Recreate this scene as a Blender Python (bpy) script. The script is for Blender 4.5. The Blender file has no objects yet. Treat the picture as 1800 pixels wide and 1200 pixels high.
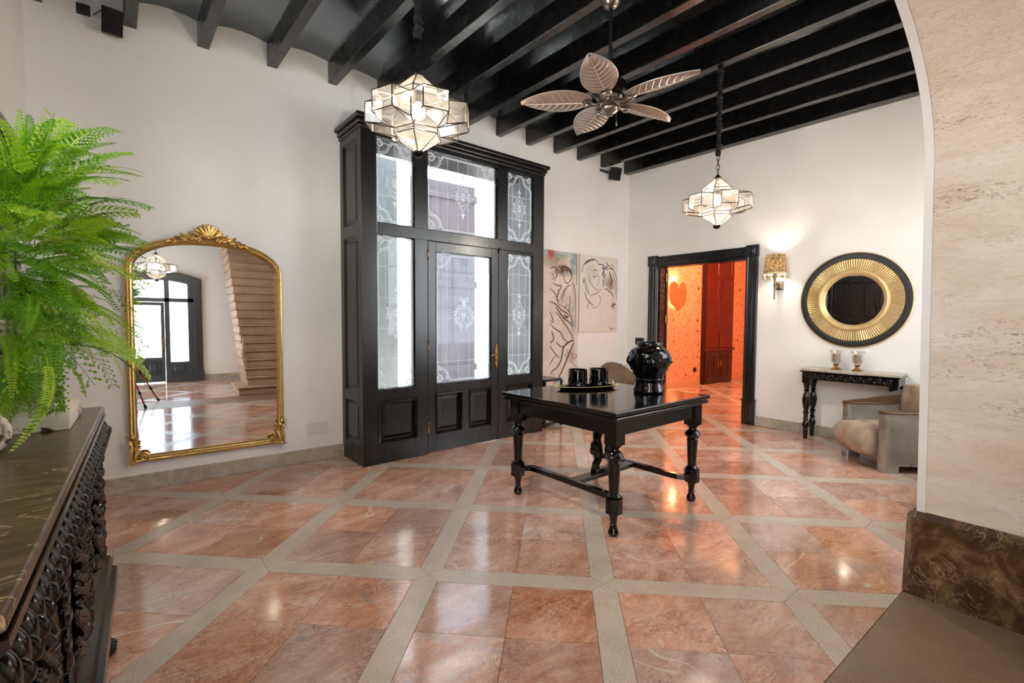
import bpy, math, random
from mathutils import Vector, Matrix
random.seed(11)
scene = bpy.context.scene
col = scene.collection
PI = math.pi

# ------------------------------------------------------------ camera
cam_data = bpy.data.cameras.new('camera')
cam_data.sensor_width = 36.0
cam_data.lens = 836.245 / 1800 * 36.0
cam_data.clip_start = 0.03
cam = bpy.data.objects.new('camera', cam_data)
col.objects.link(cam)
RIGHT = Vector((0.793398, -0.608682, 0.005068))
DOWN = Vector((-0.024239, -0.039911, -0.998909))
FWD = Vector((0.60822, 0.79241, -0.046419))
cam.matrix_world = Matrix(((RIGHT.x, -DOWN.x, -FWD.x, 0.0), (RIGHT.y, -DOWN.y, -FWD.y, 0.0),
                           (RIGHT.z, -DOWN.z, -FWD.z, 1.5), (0, 0, 0, 1)))
scene.camera = cam

# ------------------------------------------------------------ sky, exposure
world = bpy.data.worlds.new('world')
scene.world = world
world.use_nodes = True
wn = world.node_tree.nodes
wn['Background'].inputs[0].default_value = (0.86, 0.94, 1.0, 1)
wn['Background'].inputs[1].default_value = 2.2
sun_data = bpy.data.lights.new('sun', 'SUN')
sun_data.energy = 8.0
sun_data.angle = 0.01
sun_data.color = (1.0, 0.96, 0.90)
sun = bpy.data.objects.new('sun', sun_data)
col.objects.link(sun)
sun.rotation_euler = Vector((0.10, 0.10, 1.0)).to_track_quat('Z', 'Y').to_euler()   # near noon
vs = scene.view_settings
vs.view_transform = 'Standard'
vs.look = 'None'
vs.gamma = 1.0
vs.use_curve_mapping = False
vs.exposure = 1.66
cy = scene.cycles
cy.use_denoising = True
cy.max_bounces = 10
cy.diffuse_bounces = 5
cy.glossy_bounces = 5
cy.transparent_max_bounces = 24
cy.transmission_bounces = 6
cy.caustics_reflective = False
cy.caustics_refractive = False
cy.sample_clamp_indirect = 6.0

# ------------------------------------------------------------ helpers
def lin(c):
    r = []
    for v in c[:3]:
        v = v / 255.0
        r.append(v / 12.92 if v <= 0.04045 else ((v + 0.055) / 1.055) ** 2.4)
    return (r[0], r[1], r[2], 1.0)

class NT:
    """small wrapper for building node materials"""
    def __init__(self, name):
        m = bpy.data.materials.get(name) or bpy.data.materials.new(name)
        self.m = m
        m.use_nodes = True
        self.t = m.node_tree
        self.n = self.t.nodes
        self.b = self.n['Principled BSDF']
        self.out = self.n['Material Output']
    def new(self, kind, **kw):
        nd = self.n.new(kind)
        for k, v in kw.items():
            if k.startswith('i_'):
                key = k[2:]
                nd.inputs[int(key) if key.isdigit() else key.replace('_', ' ')].default_value = v
            else:
                setattr(nd, k, v)
        return nd
    def link(self, a, b):
        self.t.links.new(a, b)
    def set(self, **kw):
        for k, v in kw.items():
            self.b.inputs[k.replace('_', ' ')].default_value = v
    def noise(self, coord, scale, detail=4, rough=0.5, dist=0.0):
        nd = self.new('ShaderNodeTexNoise')
        nd.inputs['Scale'].default_value = scale
        nd.inputs['Detail'].default_value = detail
        nd.inputs['Roughness'].default_value = rough
        nd.inputs['Distortion'].default_value = dist
        if coord is not None:
            self.link(coord, nd.inputs['Vector'])
        return nd.outputs['Fac']
    def ramp(self, fac, stops, interp='LINEAR'):
        nd = self.new('ShaderNodeValToRGB')
        e = nd.color_ramp.elements
        nd.color_ramp.interpolation = interp
        while len(e) < len(stops):
            e.new(0.5)
        for i, (p, c) in enumerate(stops):
            e[i].position = p
            e[i].color = c if len(c) == 4 else lin(c)
        self.link(fac, nd.inputs[0])
        return nd.outputs[0]
    def mix(self, fac, a, b, blend='MIX'):
        nd = self.new('ShaderNodeMix', data_type='RGBA', blend_type=blend)
        for sock, v in ((nd.inputs[0], fac), (nd.inputs[6], a), (nd.inputs[7], b)):
            if hasattr(v, 'links'):
                self.link(v, sock)
            else:
                sock.default_value = v
        return nd.outputs[2]
    def math(self, op, a, b=None, c=None, clamp=False):
        nd = self.new('ShaderNodeMath', operation=op, use_clamp=clamp)
        for i, v in enumerate((a, b, c)):
            if v is None:
                continue
            if hasattr(v, 'links'):
                self.link(v, nd.inputs[i])
            else:
                nd.inputs[i].default_value = v
        return nd.outputs[0]
    def bump(self, height, strength=0.2, dist=0.01):
        nd = self.new('ShaderNodeBump')
        nd.inputs['Strength'].default_value = strength
        nd.inputs['Distance'].default_value = dist
        self.link(height, nd.inputs['Height'])
        self.link(nd.outputs[0], self.b.inputs['Normal'])
    def obj(self):
        return self.new('ShaderNodeTexCoord').outputs['Object']
    def geo(self):
        return self.new('ShaderNodeNewGeometry').outputs['Position']

def simple(name, c, rough=0.5, metal=0.0, c2=None, scale=6.0, bump=0.0, bscale=40.0, coat=0.0, spec=0.5, dist=0.0, stretch=None, world_space=False):
    t = NT(name)
    t.set(Base_Color=lin(c), Roughness=rough, Metallic=metal)
    t.b.inputs['Specular IOR Level'].default_value = spec
    t.b.inputs['Coat Weight'].default_value = coat
    co = t.geo() if world_space else t.obj()
    if stretch:
        mp = t.new('ShaderNodeMapping')
        mp.inputs['Scale'].default_value = stretch
        t.link(co, mp.inputs['Vector'])
        co = mp.outputs[0]
    if c2 is not None:
        f = t.noise(co, scale, 5, 0.6, dist)
        t.link(t.ramp(f, [(0.3, c), (0.7, c2)]), t.b.inputs['Base Color'])
    if bump > 0:
        t.bump(t.noise(co, bscale, 4, 0.6, dist), bump, 0.01)
    return t.m

MAT = {}

class MB:
    """mesh builder: collects shapes, becomes ONE mesh object"""
    def __init__(self):
        self.v = []
        self.f = []
    def add(self, verts, faces, M=None):
        o = len(self.v)
        if M is not None:
            verts = [M @ Vector(p) for p in verts]
        self.v += [tuple(p) for p in verts]
        self.f += [tuple(i + o for i in fc) for fc in faces]
        return self
    def box(self, x0, x1, y0, y1, z0, z1, M=None):
        vs_ = [(x0, y0, z0), (x1, y0, z0), (x1, y1, z0), (x0, y1, z0), (x0, y0, z1), (x1, y0, z1), (x1, y1, z1), (x0, y1, z1)]
        return self.add(vs_, [(0, 3, 2, 1), (4, 5, 6, 7), (0, 1, 5, 4), (1, 2, 6, 5), (2, 3, 7, 6), (3, 0, 4, 7)], M)
    def frustum(self, x0, x1, z0, z1, y0, inset, y1, M=None):
        """raised panel in the xz plane: outer rect at y0, inner rect (inset) at y1"""
        a = [(x0, y0, z0), (x1, y0, z0), (x1, y0, z1), (x0, y0, z1)]
        i = inset
        b = [(x0 + i, y1, z0 + i), (x1 - i, y1, z0 + i), (x1 - i, y1, z1 - i), (x0 + i, y1, z1 - i)]
        return self.add(a + b, [(4, 5, 6, 7), (0, 1, 5, 4), (1, 2, 6, 5), (2, 3, 7, 6), (3, 0, 4, 7)], M)
    def lathe(self, prof, n=24, M=None, cap=True, a0=0.0):
        """prof: list of (r, z)"""
        vs_, fs = [], []
        for r, z in prof:
            for k in range(n):
                a = a0 + 2 * PI * k / n
                vs_.append((r * math.cos(a), r * math.sin(a), z))
        for i in range(len(prof) - 1):
            for k in range(n):
                k2 = (k + 1) % n
                fs.append((i * n + k, i * n + k2, (i + 1) * n + k2, (i + 1) * n + k))
        if cap:
            fs.append(tuple(reversed(range(n))))
            m = (len(prof) - 1) * n
            fs.append(tuple(m + k for k in range(n)))
        return self.add(vs_, fs, M)
    def tube(self, pts, r, n=8, closed=False, M=None, cap=True):
        pts = [Vector(p) for p in pts]
        N = len(pts)
        rs = r if isinstance(r, (list, tuple)) else [r] * N
        vs_, fs = [], []
        up = None
        for i, p in enumerate(pts):
            a = pts[(i - 1) % N] if (closed or i > 0) else p
            b = pts[(i + 1) % N] if (closed or i < N - 1) else p
            d = (b - a)
            d = d.normalized() if d.length > 1e-9 else Vector((0, 0, 1))
            if up is None:
                up = Vector((0, 0, 1)) if abs(d.z) < 0.9 else Vector((1, 0, 0))
            s = d.cross(up)
            s = s.normalized() if s.length > 1e-6 else d.orthogonal().normalized()
            up = s.cross(d).normalized()
            for k in range(n):
                t = 2 * PI * k / n
                vs_.append(p + (s * math.cos(t) + up * math.sin(t)) * rs[i])
        for i in range(N if closed else N - 1):
            j = (i + 1) % N
            for k in range(n):
                k2 = (k + 1) % n
                fs.append((i * n + k, i * n + k2, j * n + k2, j * n + k))
        if cap and not closed:
            fs.append(tuple(reversed(range(n))))
            fs.append(tuple((N - 1) * n + k for k in range(n)))
        return self.add(vs_, fs, M)
    def ball(self, c, r, n=10, m=7, M=None, rot=None):
        """ellipsoid: r is a number or a triple"""
        if not isinstance(r, (list, tuple)):
            r = (r, r, r)
        T = Matrix.Translation(Vector(c)) @ (rot.to_4x4() if rot is not None else Matrix.Identity(4))
        vs_ = [(0, 0, -r[2])]
        for i in range(1, m):
            ph = -PI / 2 + PI * i / m
            for k in range(n):
                a = 2 * PI * k / n
                vs_.append((r[0] * math.cos(ph) * math.cos(a), r[1] * math.cos(ph) * math.sin(a), r[2] * math.sin(ph)))
        vs_.append((0, 0, r[2]))
        fs = []
        for k in range(n):
            fs.append((0, 1 + (k + 1) % n, 1 + k))
        for i in range(m - 2):
            for k in range(n):
                k2 = (k + 1) % n
                fs.append((1 + i * n + k, 1 + i * n + k2, 1 + (i + 1) * n + k2, 1 + (i + 1) * n + k))
        last = len(vs_) - 1
        for k in range(n):
            fs.append((last, 1 + (m - 2) * n + k, 1 + (m - 2) * n + (k + 1) % n))
        T = (M @ T) if M is not None else T
        return self.add(vs_, fs, T)
    def prism(self, poly, z0, z1, M=None):
        """poly in xy, extruded in z"""
        n = len(poly)
        vs_ = [(p[0], p[1], z0) for p in poly] + [(p[0], p[1], z1) for p in poly]
        fs = [tuple(reversed(range(n))), tuple(range(n, 2 * n))]
        for k in range(n):
            fs.append((k, (k + 1) % n, n + (k + 1) % n, n + k))
        return self.add(vs_, fs, M)
    def prism_y(self, poly, y0, y1, M=None):
        """poly in xz, extruded in y"""
        n = len(poly)
        vs_ = [(p[0], y0, p[1]) for p in poly] + [(p[0], y1, p[1]) for p in poly]
        fs = [tuple(range(n)), tuple(reversed(range(n, 2 * n)))]
        for k in range(n):
            fs.append((k, n + k, n + (k + 1) % n, (k + 1) % n))
        return self.add(vs_, fs, M)
    def ribbon(self, pts, w, y0, y1, closed=False, M=None):
        """flat strip of width w along a polyline in xz, y0..y1 thick; w may be a list"""
        P = [Vector((p[0], p[1])) for p in pts]
        N = len(P)
        ws = w if isinstance(w, (list, tuple)) else [w] * N
        vs_, fs = [], []
        for i in range(N):
            a = P[(i - 1) % N] if (closed or i > 0) else P[i]
            b = P[(i + 1) % N] if (closed or i < N - 1) else P[i]
            d = b - a
            d = d.normalized() if d.length > 1e-9 else Vector((1, 0))
            nrm = Vector((-d.y, d.x)) * ws[i] * 0.5
            for q in (P[i] + nrm, P[i] - nrm):
                vs_ += [(q.x, y0, q.y), (q.x, y1, q.y)]
        for i in range(N if closed else N - 1):
            j = (i + 1) % N
            a, b = i * 4, j * 4
            fs += [(a, a + 2, b + 2, b), (a + 1, b + 1, b + 3, a + 3), (a, b, b + 1, a + 1), (a + 2, a + 3, b + 3, b + 2)]
        return self.add(vs_, fs, M)
    def sweep(self, path, prof, closed=True, M=None):
        """path in xz (closed, counter-clockwise seen from -y), prof list of (inward offset, y)"""
        P = [Vector((p[0], p[1])) for p in path]
        N, K = len(P), len(prof)
        vs_, fs = [], []
        for i in range(N):
            a = P[(i - 1) % N] if (closed or i > 0) else P[i] * 2 - P[i + 1]
            b = P[(i + 1) % N] if (closed or i < N - 1) else P[i] * 2 - P[i - 1]
            d1 = (P[i] - a).normalized()
            d2 = (b - P[i]).normalized()
            n1, n2 = Vector((-d1.y, d1.x)), Vector((-d2.y, d2.x))
            nn = n1 + n2
            nn = nn.normalized() / max(0.35, nn.normalized().dot(n1))
            for o, y in prof:
                q = P[i] + nn * o
                vs_.append((q.x, y, q.y))
        for i in range(N if closed else N - 1):
            j = (i + 1) % N
            for k in range(K - 1):
                fs.append((i * K + k, i * K + k + 1, j * K + k + 1, j * K + k))
        return self.add(vs_, fs, M)
    def mesh(self, name, material, smooth=True, angle=0.7):
        me = bpy.data.meshes.new(name)
        me.from_pydata(self.v, [], self.f)
        if material is not None:
            me.materials.append(MAT[material] if isinstance(material, str) else material)
        if smooth:
            me.shade_smooth()
            me.set_sharp_from_angle(angle=angle)
        me.update()
        return me
    def build(self, name, material, parent=None, loc=None, rotz=0.0, smooth=True, bevel=0.0, angle=0.7, label=None):
        o = bpy.data.objects.new(name, self.mesh(name, material, smooth, angle))
        col.objects.link(o)
        if parent is not None:
            o.parent = parent
        if loc is not None:
            o.location = loc
        o.rotation_euler = (0, 0, rotz)
        if bevel > 0:
            m = o.modifiers.new('bevel', 'BEVEL')
            m.width = bevel
            m.segments = 2
            m.limit_method = 'ANGLE'
            m.angle_limit = 0.6
        if label:
            o['label'] = label
        return o

def tag(o, label, cat, group=None):
    o['label'] = label
    o['category'] = cat
    if group:
        o['group'] = group
    return o

def thing(name, label, cat, loc=(0, 0, 0), rotz=0.0, group=None):
    o = bpy.data.objects.new(name, None)
    o.empty_display_size = 0.05
    col.objects.link(o)
    o.location = loc
    o.rotation_euler = (0, 0, rotz)
    return tag(o, label, cat, group)

def structure(o, label=None):
    o['kind'] = 'structure'
    if label:
        o['label'] = label
    return o

def struct_empty(name, loc=(0, 0, 0), rotz=0.0, label=None):
    o = bpy.data.objects.new(name, None)
    o.empty_display_size = 0.05
    col.objects.link(o)
    o.location = loc
    o.rotation_euler = (0, 0, rotz)
    return structure(o, label)

def inst(name, mesh, parent, loc=(0, 0, 0), rot=(0, 0, 0), scale=None):
    o = bpy.data.objects.new(name, mesh)
    col.objects.link(o)
    o.parent = parent
    o.location = loc
    o.rotation_euler = rot
    if scale is not None:
        o.scale = scale
    return o

def copy_tree(o, parent=None):
    c = o.copy()
    col.objects.link(c)
    c.parent = parent
    for ch in list(o.children):
        copy_tree(ch, c)
    return c

def light(name, kind, loc, energy, color=(1, 1, 1), size=0.05, parent=None):
    d = bpy.data.lights.new(name, kind)
    d.energy = energy
    d.color = color
    if kind == 'POINT':
        d.shadow_soft_size = size
    elif kind == 'AREA':
        d.size = size
    o = bpy.data.objects.new(name, d)
    col.objects.link(o)
    o.location = loc
    if parent is not None:
        o.parent = parent
    return o

# the room: back wall leans 2.6 degrees off the axes of the house behind the camera
SL = 0.045
NN = math.sqrt(1 + SL * SL)
PHI = math.atan(SL)
def back_y(x): return 5.19 + SL * x            # back wall, right of the vestibule
def right_x(y): return 7.05 - SL * y           # right wall
def right_pt(t): return (7.05 - SL * t / NN, t / NN)
ROT_R = -PI / 2 + PHI                          # local x runs along the right wall to the viewer's right, y into it

# ------------------------------------------------------------ materials
def marble_tile():
    t = NT('red_marble')
    co = t.obj()
    oi = t.new('ShaderNodeObjectInfo')
    off = t.new('ShaderNodeVectorMath', operation='ADD')
    sc = t.new('ShaderNodeVectorMath', operation='SCALE')
    comb = t.new('ShaderNodeCombineXYZ')
    t.link(oi.outputs['Random'], comb.inputs[0])
    t.link(t.math('MULTIPLY', oi.outputs['Random'], 7.3), comb.inputs[1])
    t.link(t.math('MULTIPLY', oi.outputs['Random'], 3.1), comb.inputs[2])
    t.link(comb.outputs[0], sc.inputs[0])
    sc.inputs['Scale'].default_value = 19.0
    t.link(co, off.inputs[0])
    t.link(sc.outputs[0], off.inputs[1])
    v = off.outputs[0]
    mp = t.new('ShaderNodeMapping')
    mp.inputs['Scale'].default_value = (1.0, 1.9, 1.0)
    mp.inputs['Rotation'].default_value = (0, 0, 0.5)
    t.link(v, mp.inputs[0])
    v2 = mp.outputs[0]
    base = t.ramp(t.noise(v2, 2.6, 6, 0.62, 1.2), [(0.28, (160, 106, 82)), (0.45, (206, 154, 126)), (0.58, (222, 178, 152)), (0.75, (230, 200, 182))])
    fine = t.noise(v2, 22, 5, 0.7, 1.5)
    base = t.mix(t.math('MULTIPLY', fine, 0.55), base, t.ramp(fine, [(0.35, (146, 88, 62)), (0.7, (226, 190, 170))]))
    org = t.ramp(t.noise(v2, 9.0, 6, 0.75, 3.0), [(0.50, (0, 0, 0, 1)), (0.62, (1, 1, 1, 1))])
    base = t.mix(t.math('MULTIPLY', org, 0.6), base, lin((186, 104, 66)))
    fk = t.ramp(t.noise(v2, 34, 4, 0.6, 2.6), [(0.64, (0, 0, 0, 1)), (0.70, (1, 1, 1, 1))])
    base = t.mix(t.math('MULTIPLY', fk, 0.6), base, lin((96, 54, 38)))
    lk = t.ramp(t.noise(v, 27, 5, 0.7, 2.0), [(0.60, (0, 0, 0, 1)), (0.72, (1, 1, 1, 1))])
    base = t.mix(t.math('MULTIPLY', lk, 0.6), base, lin((232, 206, 188)))
    grey = t.ramp(t.noise(v, 3.1, 5, 0.6, 2.0), [(0.60, (0, 0, 0, 1)), (0.70, (1, 1, 1, 1))])
    base = t.mix(t.math('MULTIPLY', grey, 0.6), base, lin((158, 142, 136)))
    vein = t.math('ABSOLUTE', t.math('SUBTRACT', t.noise(v2, 7.5, 6, 0.65, 2.2), 0.5))
    vm = t.ramp(vein, [(0.0, (1, 1, 1, 1)), (0.026, (0, 0, 0, 1))])
    patch = t.ramp(t.noise(v, 4.2, 3, 0.5), [(0.46, (0, 0, 0, 1)), (0.56, (1, 1, 1, 1))])
    base = t.mix(t.math('MULTIPLY', t.math('MULTIPLY', vm, patch), 0.75), base, lin((92, 48, 32)))
    wv = t.math('ABSOLUTE', t.math('SUBTRACT', t.noise(v, 1.1, 3, 0.5, 0.8), 0.5))
    wm = t.ramp(wv, [(0.0, (1, 1, 1, 1)), (0.0035, (0, 0, 0, 1))])
    wp = t.ramp(t.noise(v, 2.2, 2, 0.5), [(0.52, (0, 0, 0, 1)), (0.58, (1, 1, 1, 1))])
    base = t.mix(t.math('MULTIPLY', t.math('MULTIPLY', wm, wp), 0.8), base, lin((232, 214, 196)))
    hsv = t.new('ShaderNodeHueSaturation')
    t.link(t.math('MULTIPLY_ADD', oi.outputs['Random'], 0.35, 0.86), hsv.inputs['Value'])
    t.link(t.math('MULTIPLY_ADD', t.math('FRACT', t.math('MULTIPLY', oi.outputs['Random'], 17.0)), 0.3, 0.80), hsv.inputs['Saturation'])
    t.link(base, hsv.inputs['Color'])
    t.link(hsv.outputs[0], t.b.inputs['Base Color'])
    t.link(t.math('MULTIPLY_ADD', t.noise(v, 5, 4, 0.6), 0.14, 0.05), t.b.inputs['Roughness'])
    t.b.inputs['Specular IOR Level'].default_value = 1.0
    t.bump(t.noise(v, 3.0, 2, 0.5), 0.025, 0.02)
    return t.m
MAT['marble'] = marble_tile()

def band_stone():
    t = NT('grey_band_stone')
    co = t.geo()
    c = t.ramp(t.noise(co, 5, 5, 0.7, 0.8), [(0.3, (190, 168, 148)), (0.7, (222, 205, 188))])
    sp = t.ramp(t.noise(co, 160, 3, 0.8), [(0.38, (128, 104, 84)), (0.5, (190, 169, 148)), (0.64, (236, 224, 210))])
    c = t.mix(0.5, c, sp)
    t.link(c, t.b.inputs['Base Color'])
    t.link(t.math('MULTIPLY_ADD', t.noise(co, 8, 4, 0.7), 0.25, 0.10), t.b.inputs['Roughness'])
    return t.m
MAT['band'] = band_stone()
MAT['grout'] = simple('grout', (120, 92, 72), 0.7)

def slab_stone():
    t = NT('threshold_stone')
    co = t.geo()
    c = t.ramp(t.noise(co, 3, 6, 0.7, 0.6), [(0.3, (118, 92, 66)), (0.7, (158, 128, 98))])
    sp = t.ramp(t.noise(co, 120, 3, 0.8), [(0.35, (88, 72, 52)), (0.55, (140, 120, 94)), (0.72, (176, 158, 130))])
    t.link(t.mix(0.4, c, sp), t.b.inputs['Base Color'])
    t.set(Roughness=0.42)
    t.bump(t.noise(co, 40, 4, 0.6), 0.12, 0.004)
    return t.m
MAT['slab'] = slab_stone()

def plaster(name, c, c2, bs=0.06, rough=0.6):
    t = NT(name)
    co = t.geo()
    t.link(t.ramp(t.noise(co, 1.3, 4, 0.6), [(0.35, c), (0.65, c2)]), t.b.inputs['Base Color'])
    t.set(Roughness=rough)
    t.bump(t.noise(co, 14, 5, 0.65), bs, 0.01)
    return t.m
MAT['plaster'] = plaster('white_plaster', (238, 235, 231), (243, 241, 238))
MAT['plaster_edge'] = plaster('arch_edge_plaster', (238, 232, 222), (246, 242, 236), 0.12)

def sandstone():
    t = NT('arch_sandstone')
    co = t.geo()
    mp = t.new('ShaderNodeMapping')
    mp.inputs['Scale'].default_value = (1, 1, 3.2)
    t.link(co, mp.inputs[0])
    c = t.ramp(t.noise(mp.outputs[0], 2.0, 6, 0.65, 0.6), [(0.3, (226, 203, 177)), (0.55, (238, 221, 199)), (0.75, (245, 234, 220))])
    pit = t.noise(mp.outputs[0], 26, 5, 0.75, 1.4)
    pm = t.ramp(pit, [(0.40, (1, 1, 1, 1)), (0.455, (0, 0, 0, 1))])
    reg = t.ramp(t.noise(mp.outputs[0], 1.6, 3, 0.5, 0.5), [(0.44, (0, 0, 0, 1)), (0.60, (1, 1, 1, 1))])
    f = t.math('MULTIPLY', pm, t.math('MULTIPLY_ADD', reg, 0.8, 0.16))
    t.link(t.mix(t.math('MULTIPLY', f, 0.75), c, lin((150, 112, 78))), t.b.inputs['Base Color'])
    t.set(Roughness=0.65)
    h = t.math('SUBTRACT', t.noise(mp.outputs[0], 9, 5, 0.7, 0.8), t.math('MULTIPLY', f, 0.8))
    t.bump(h, 0.45, 0.015)
    return t.m
MAT['sandstone'] = sandstone()

def brown_marble():
    t = NT('brown_plinth_marble')
    co = t.geo()
    c = t.ramp(t.noise(co, 3.6, 7, 0.7, 1.6), [(0.3, (48, 30, 14)), (0.5, (84, 56, 28)), (0.62, (122, 92, 58)), (0.78, (160, 132, 98))])
    vein = t.math('ABSOLUTE', t.math('SUBTRACT', t.noise(co, 5.0, 7, 0.7, 2.5), 0.5))
    vm = t.ramp(vein, [(0.0, (1, 1, 1, 1)), (0.014, (0, 0, 0, 1))])
    pt = t.ramp(t.noise(co, 3.0, 2, 0.5), [(0.48, (0, 0, 0, 1)), (0.58, (1, 1, 1, 1))])
    t.link(t.mix(t.math('MULTIPLY', t.math('MULTIPLY', vm, pt), 0.7), c, lin((206, 178, 138))), t.b.inputs['Base Color'])
    t.set(Roughness=0.25)
    t.bump(t.noise(co, 18, 5, 0.7), 0.1, 0.006)
    return t.m
MAT['brown_marble'] = brown_marble()

def grey_marble():
    t = NT('baseboard_marble')
    co = t.geo()
    c = t.ramp(t.noise(co, 5, 7, 0.7, 1.2), [(0.3, (150, 138, 122)), (0.6, (186, 176, 162)), (0.8, (206, 198, 188))])
    vein = t.math('ABSOLUTE', t.math('SUBTRACT', t.noise(co, 4.0, 6, 0.7, 2.0), 0.5))
    vm = t.ramp(vein, [(0.0, (1, 1, 1, 1)), (0.012, (0, 0, 0, 1))])
    t.link(t.mix(t.math('MULTIPLY', vm, 0.5), c, lin((228, 222, 214))), t.b.inputs['Base Color'])
    t.set(Roughness=0.28)
    return t.m
MAT['grey_marble'] = grey_marble()

def dark_marble():
    t = NT('sideboard_marble')
    co = t.geo()
    mp = t.new('ShaderNodeMapping')
    mp.inputs['Rotation'].default_value = (0, 0, 0.35)
    mp.inputs['Scale'].default_value = (1.0, 3.6, 1.0)
    t.link(co, mp.inputs[0])
    c = t.ramp(t.noise(mp.outputs[0], 2.4, 7, 0.68, 1.4), [(0.3, (66, 52, 38)), (0.55, (92, 75, 56)), (0.75, (116, 97, 75))])
    vein = t.math('ABSOLUTE', t.math('SUBTRACT', t.noise(mp.outputs[0], 1.5, 5, 0.6, 1.2), 0.5))
    vm = t.ramp(vein, [(0.0, (1, 1, 1, 1)), (0.0035, (0, 0, 0, 1))])
    t.link(t.mix(t.math('MULTIPLY', vm, 0.7), c, lin((214, 190, 152))), t.b.inputs['Base Color'])
    t.set(Roughness=0.26)
    t.b.inputs['Specular IOR Level'].default_value = 0.35
    return t.m
MAT['dark_marble'] = dark_marble()

def black_paint(name, c=(12, 11, 12), r0=0.16, r1=0.34, bs=0.12, bscale=9, spec=0.5, wood=False):
    t = NT(name)
    co = t.geo()
    if wood:
        mp = t.new('ShaderNodeMapping')
        mp.inputs['Scale'].default_value = (6, 6, 0.6)
        t.link(co, mp.inputs[0])
        co = mp.outputs[0]
    t.set(Base_Color=lin(c))
    f = t.noise(co, bscale, 6, 0.68, 0.6)
    t.link(t.math('MULTIPLY_ADD', f, r1 - r0, r0), t.b.inputs['Roughness'])
    t.b.inputs['Specular IOR Level'].default_value = spec
    t.bump(f, bs, 0.01)
    return t.m
MAT['ceiling'] = black_paint('black_ceiling_gloss', (10, 11, 12), 0.02, 0.22, 0.16, 3.5, 0.5)
MAT['ceiling'].node_tree.nodes['Principled BSDF'].inputs['IOR'].default_value = 2.8
MAT['ceiling'].node_tree.nodes['Principled BSDF'].inputs['Specular Tint'].default_value = (0.86, 0.94, 1.0, 1)
MAT['beam'] = black_paint('black_beam_paint', (9, 8, 8), 0.16, 0.36, 0.04, 7, 0.9)
MAT['black_wood'] = black_paint('black_lacquered_wood', (12, 11, 12), 0.24, 0.32, 0.0, 5, 0.7, wood=True)
MAT['black_gloss'] = black_paint('black_polished_wood', (7, 6, 7), 0.07, 0.16, 0.02, 10, 0.5)
MAT['black_ceramic'] = black_paint('black_glazed_ceramic', (4, 4, 4), 0.03, 0.05, 0.0, 8, 0.6)
MAT['black_plastic'] = simple('black_plastic', (10, 10, 11), 0.45)
MAT['black_carved'] = black_paint('black_carved_wood', (9, 7, 6), 0.08, 0.20, 0.03, 22, 0.55)
MAT['charcoal_paint'] = simple('charcoal_door_paint', (58, 60, 64), 0.4)
MAT['black_cloth'] = simple('black_cloth', (14, 13, 13), 0.8, bump=0.3, bscale=120)
MAT['dark_metal'] = simple('dark_bronze_metal', (40, 34, 30), 0.35, 0.9)
MAT['lantern_metal'] = simple('lantern_brass_edge', (58, 47, 34), 0.4, 0.7)
MAT['steel'] = simple('brushed_pewter', (150, 142, 132), 0.3, 1.0, c2=(120, 112, 104), scale=20)
MAT['brass'] = simple('aged_brass', (178, 138, 72), 0.32, 1.0, c2=(130, 96, 48), scale=30)
MAT['gold'] = simple('gilt_frame', (232, 196, 126), 0.30, 0.9, c2=(202, 158, 88), scale=26, bump=0.15, bscale=60)
MAT['gold_pale'] = simple('champagne_gilt', (236, 210, 156), 0.42, 0.5, c2=(220, 190, 132), scale=14)
MAT['bronze_dark'] = simple('dark_gilt', (110, 78, 34), 0.4, 1.0)  # darker gilt for the frame beading
MAT['mirror'] = simple('mirror_silver', (244, 244, 242), 0.004, 1.0)
MAT['white_plate'] = simple('white_plate', (226, 225, 224), 0.5)
MAT['chrome_edge'] = simple('silvered_bevel', (200, 204, 208), 0.12, 1.0)

def thin_glass(name, tint=(1, 1, 1), haze=0.0, gloss=0.09, rough=0.01, hazecol=(235, 240, 245)):
    t = NT(name)
    tr = t.new('ShaderNodeBsdfTransparent')
    tr.inputs[0].default_value = (*tint, 1)
    gl = t.new('ShaderNodeBsdfGlossy')
    gl.inputs['Roughness'].default_value = rough
    gl.inputs['Color'].default_value = (1, 1, 1, 1)
    lw = t.new('ShaderNodeLayerWeight')
    lw.inputs['Blend'].default_value = 0.25
    mx = t.new('ShaderNodeMixShader')
    t.link(t.math('MULTIPLY_ADD', lw.outputs['Fresnel'], 0.3, gloss, clamp=True), mx.inputs[0])
    last = tr.outputs[0]
    if haze > 0:
        tl = t.new('ShaderNodeBsdfTranslucent')
        tl.inputs[0].default_value = lin(hazecol)
        df = t.new('ShaderNodeBsdfDiffuse')
        df.inputs[0].default_value = lin(hazecol)
        m1 = t.new('ShaderNodeMixShader')
        m1.inputs[0].default_value = 0.35
        t.link(tl.outputs[0], m1.inputs[1])
        t.link(df.outputs[0], m1.inputs[2])
        m2 = t.new('ShaderNodeMixShader')
        f = t.noise(t.geo(), 5.0, 4, 0.6, 0.8)
        t.link(t.math('MULTIPLY', f, haze * 2, clamp=True), m2.inputs[0])
        t.link(last, m2.inputs[1])
        t.link(m1.outputs[0], m2.inputs[2])
        last = m2.outputs[0]
    t.link(last, mx.inputs[1])
    t.link(gl.outputs[0], mx.inputs[2])
    t.link(mx.outputs[0], t.out.inputs['Surface'])
    return t.m
MAT['glass'] = thin_glass('window_glass', (0.94, 0.97, 0.99), 0.02, 0.012)
MAT['glass_frost'] = thin_glass('clouded_window_glass', (0.84, 0.90, 0.97), 0.05, 0.008)
MAT['lantern_glass'] = thin_glass('lantern_glass', (0.985, 0.98, 0.97), 0.012, 0.035, 0.01, (255, 246, 230))
MAT['cup_glass'] = thin_glass('hurricane_glass', (0.96, 0.95, 0.93), 0.10, 0.10, 0.05)

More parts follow.
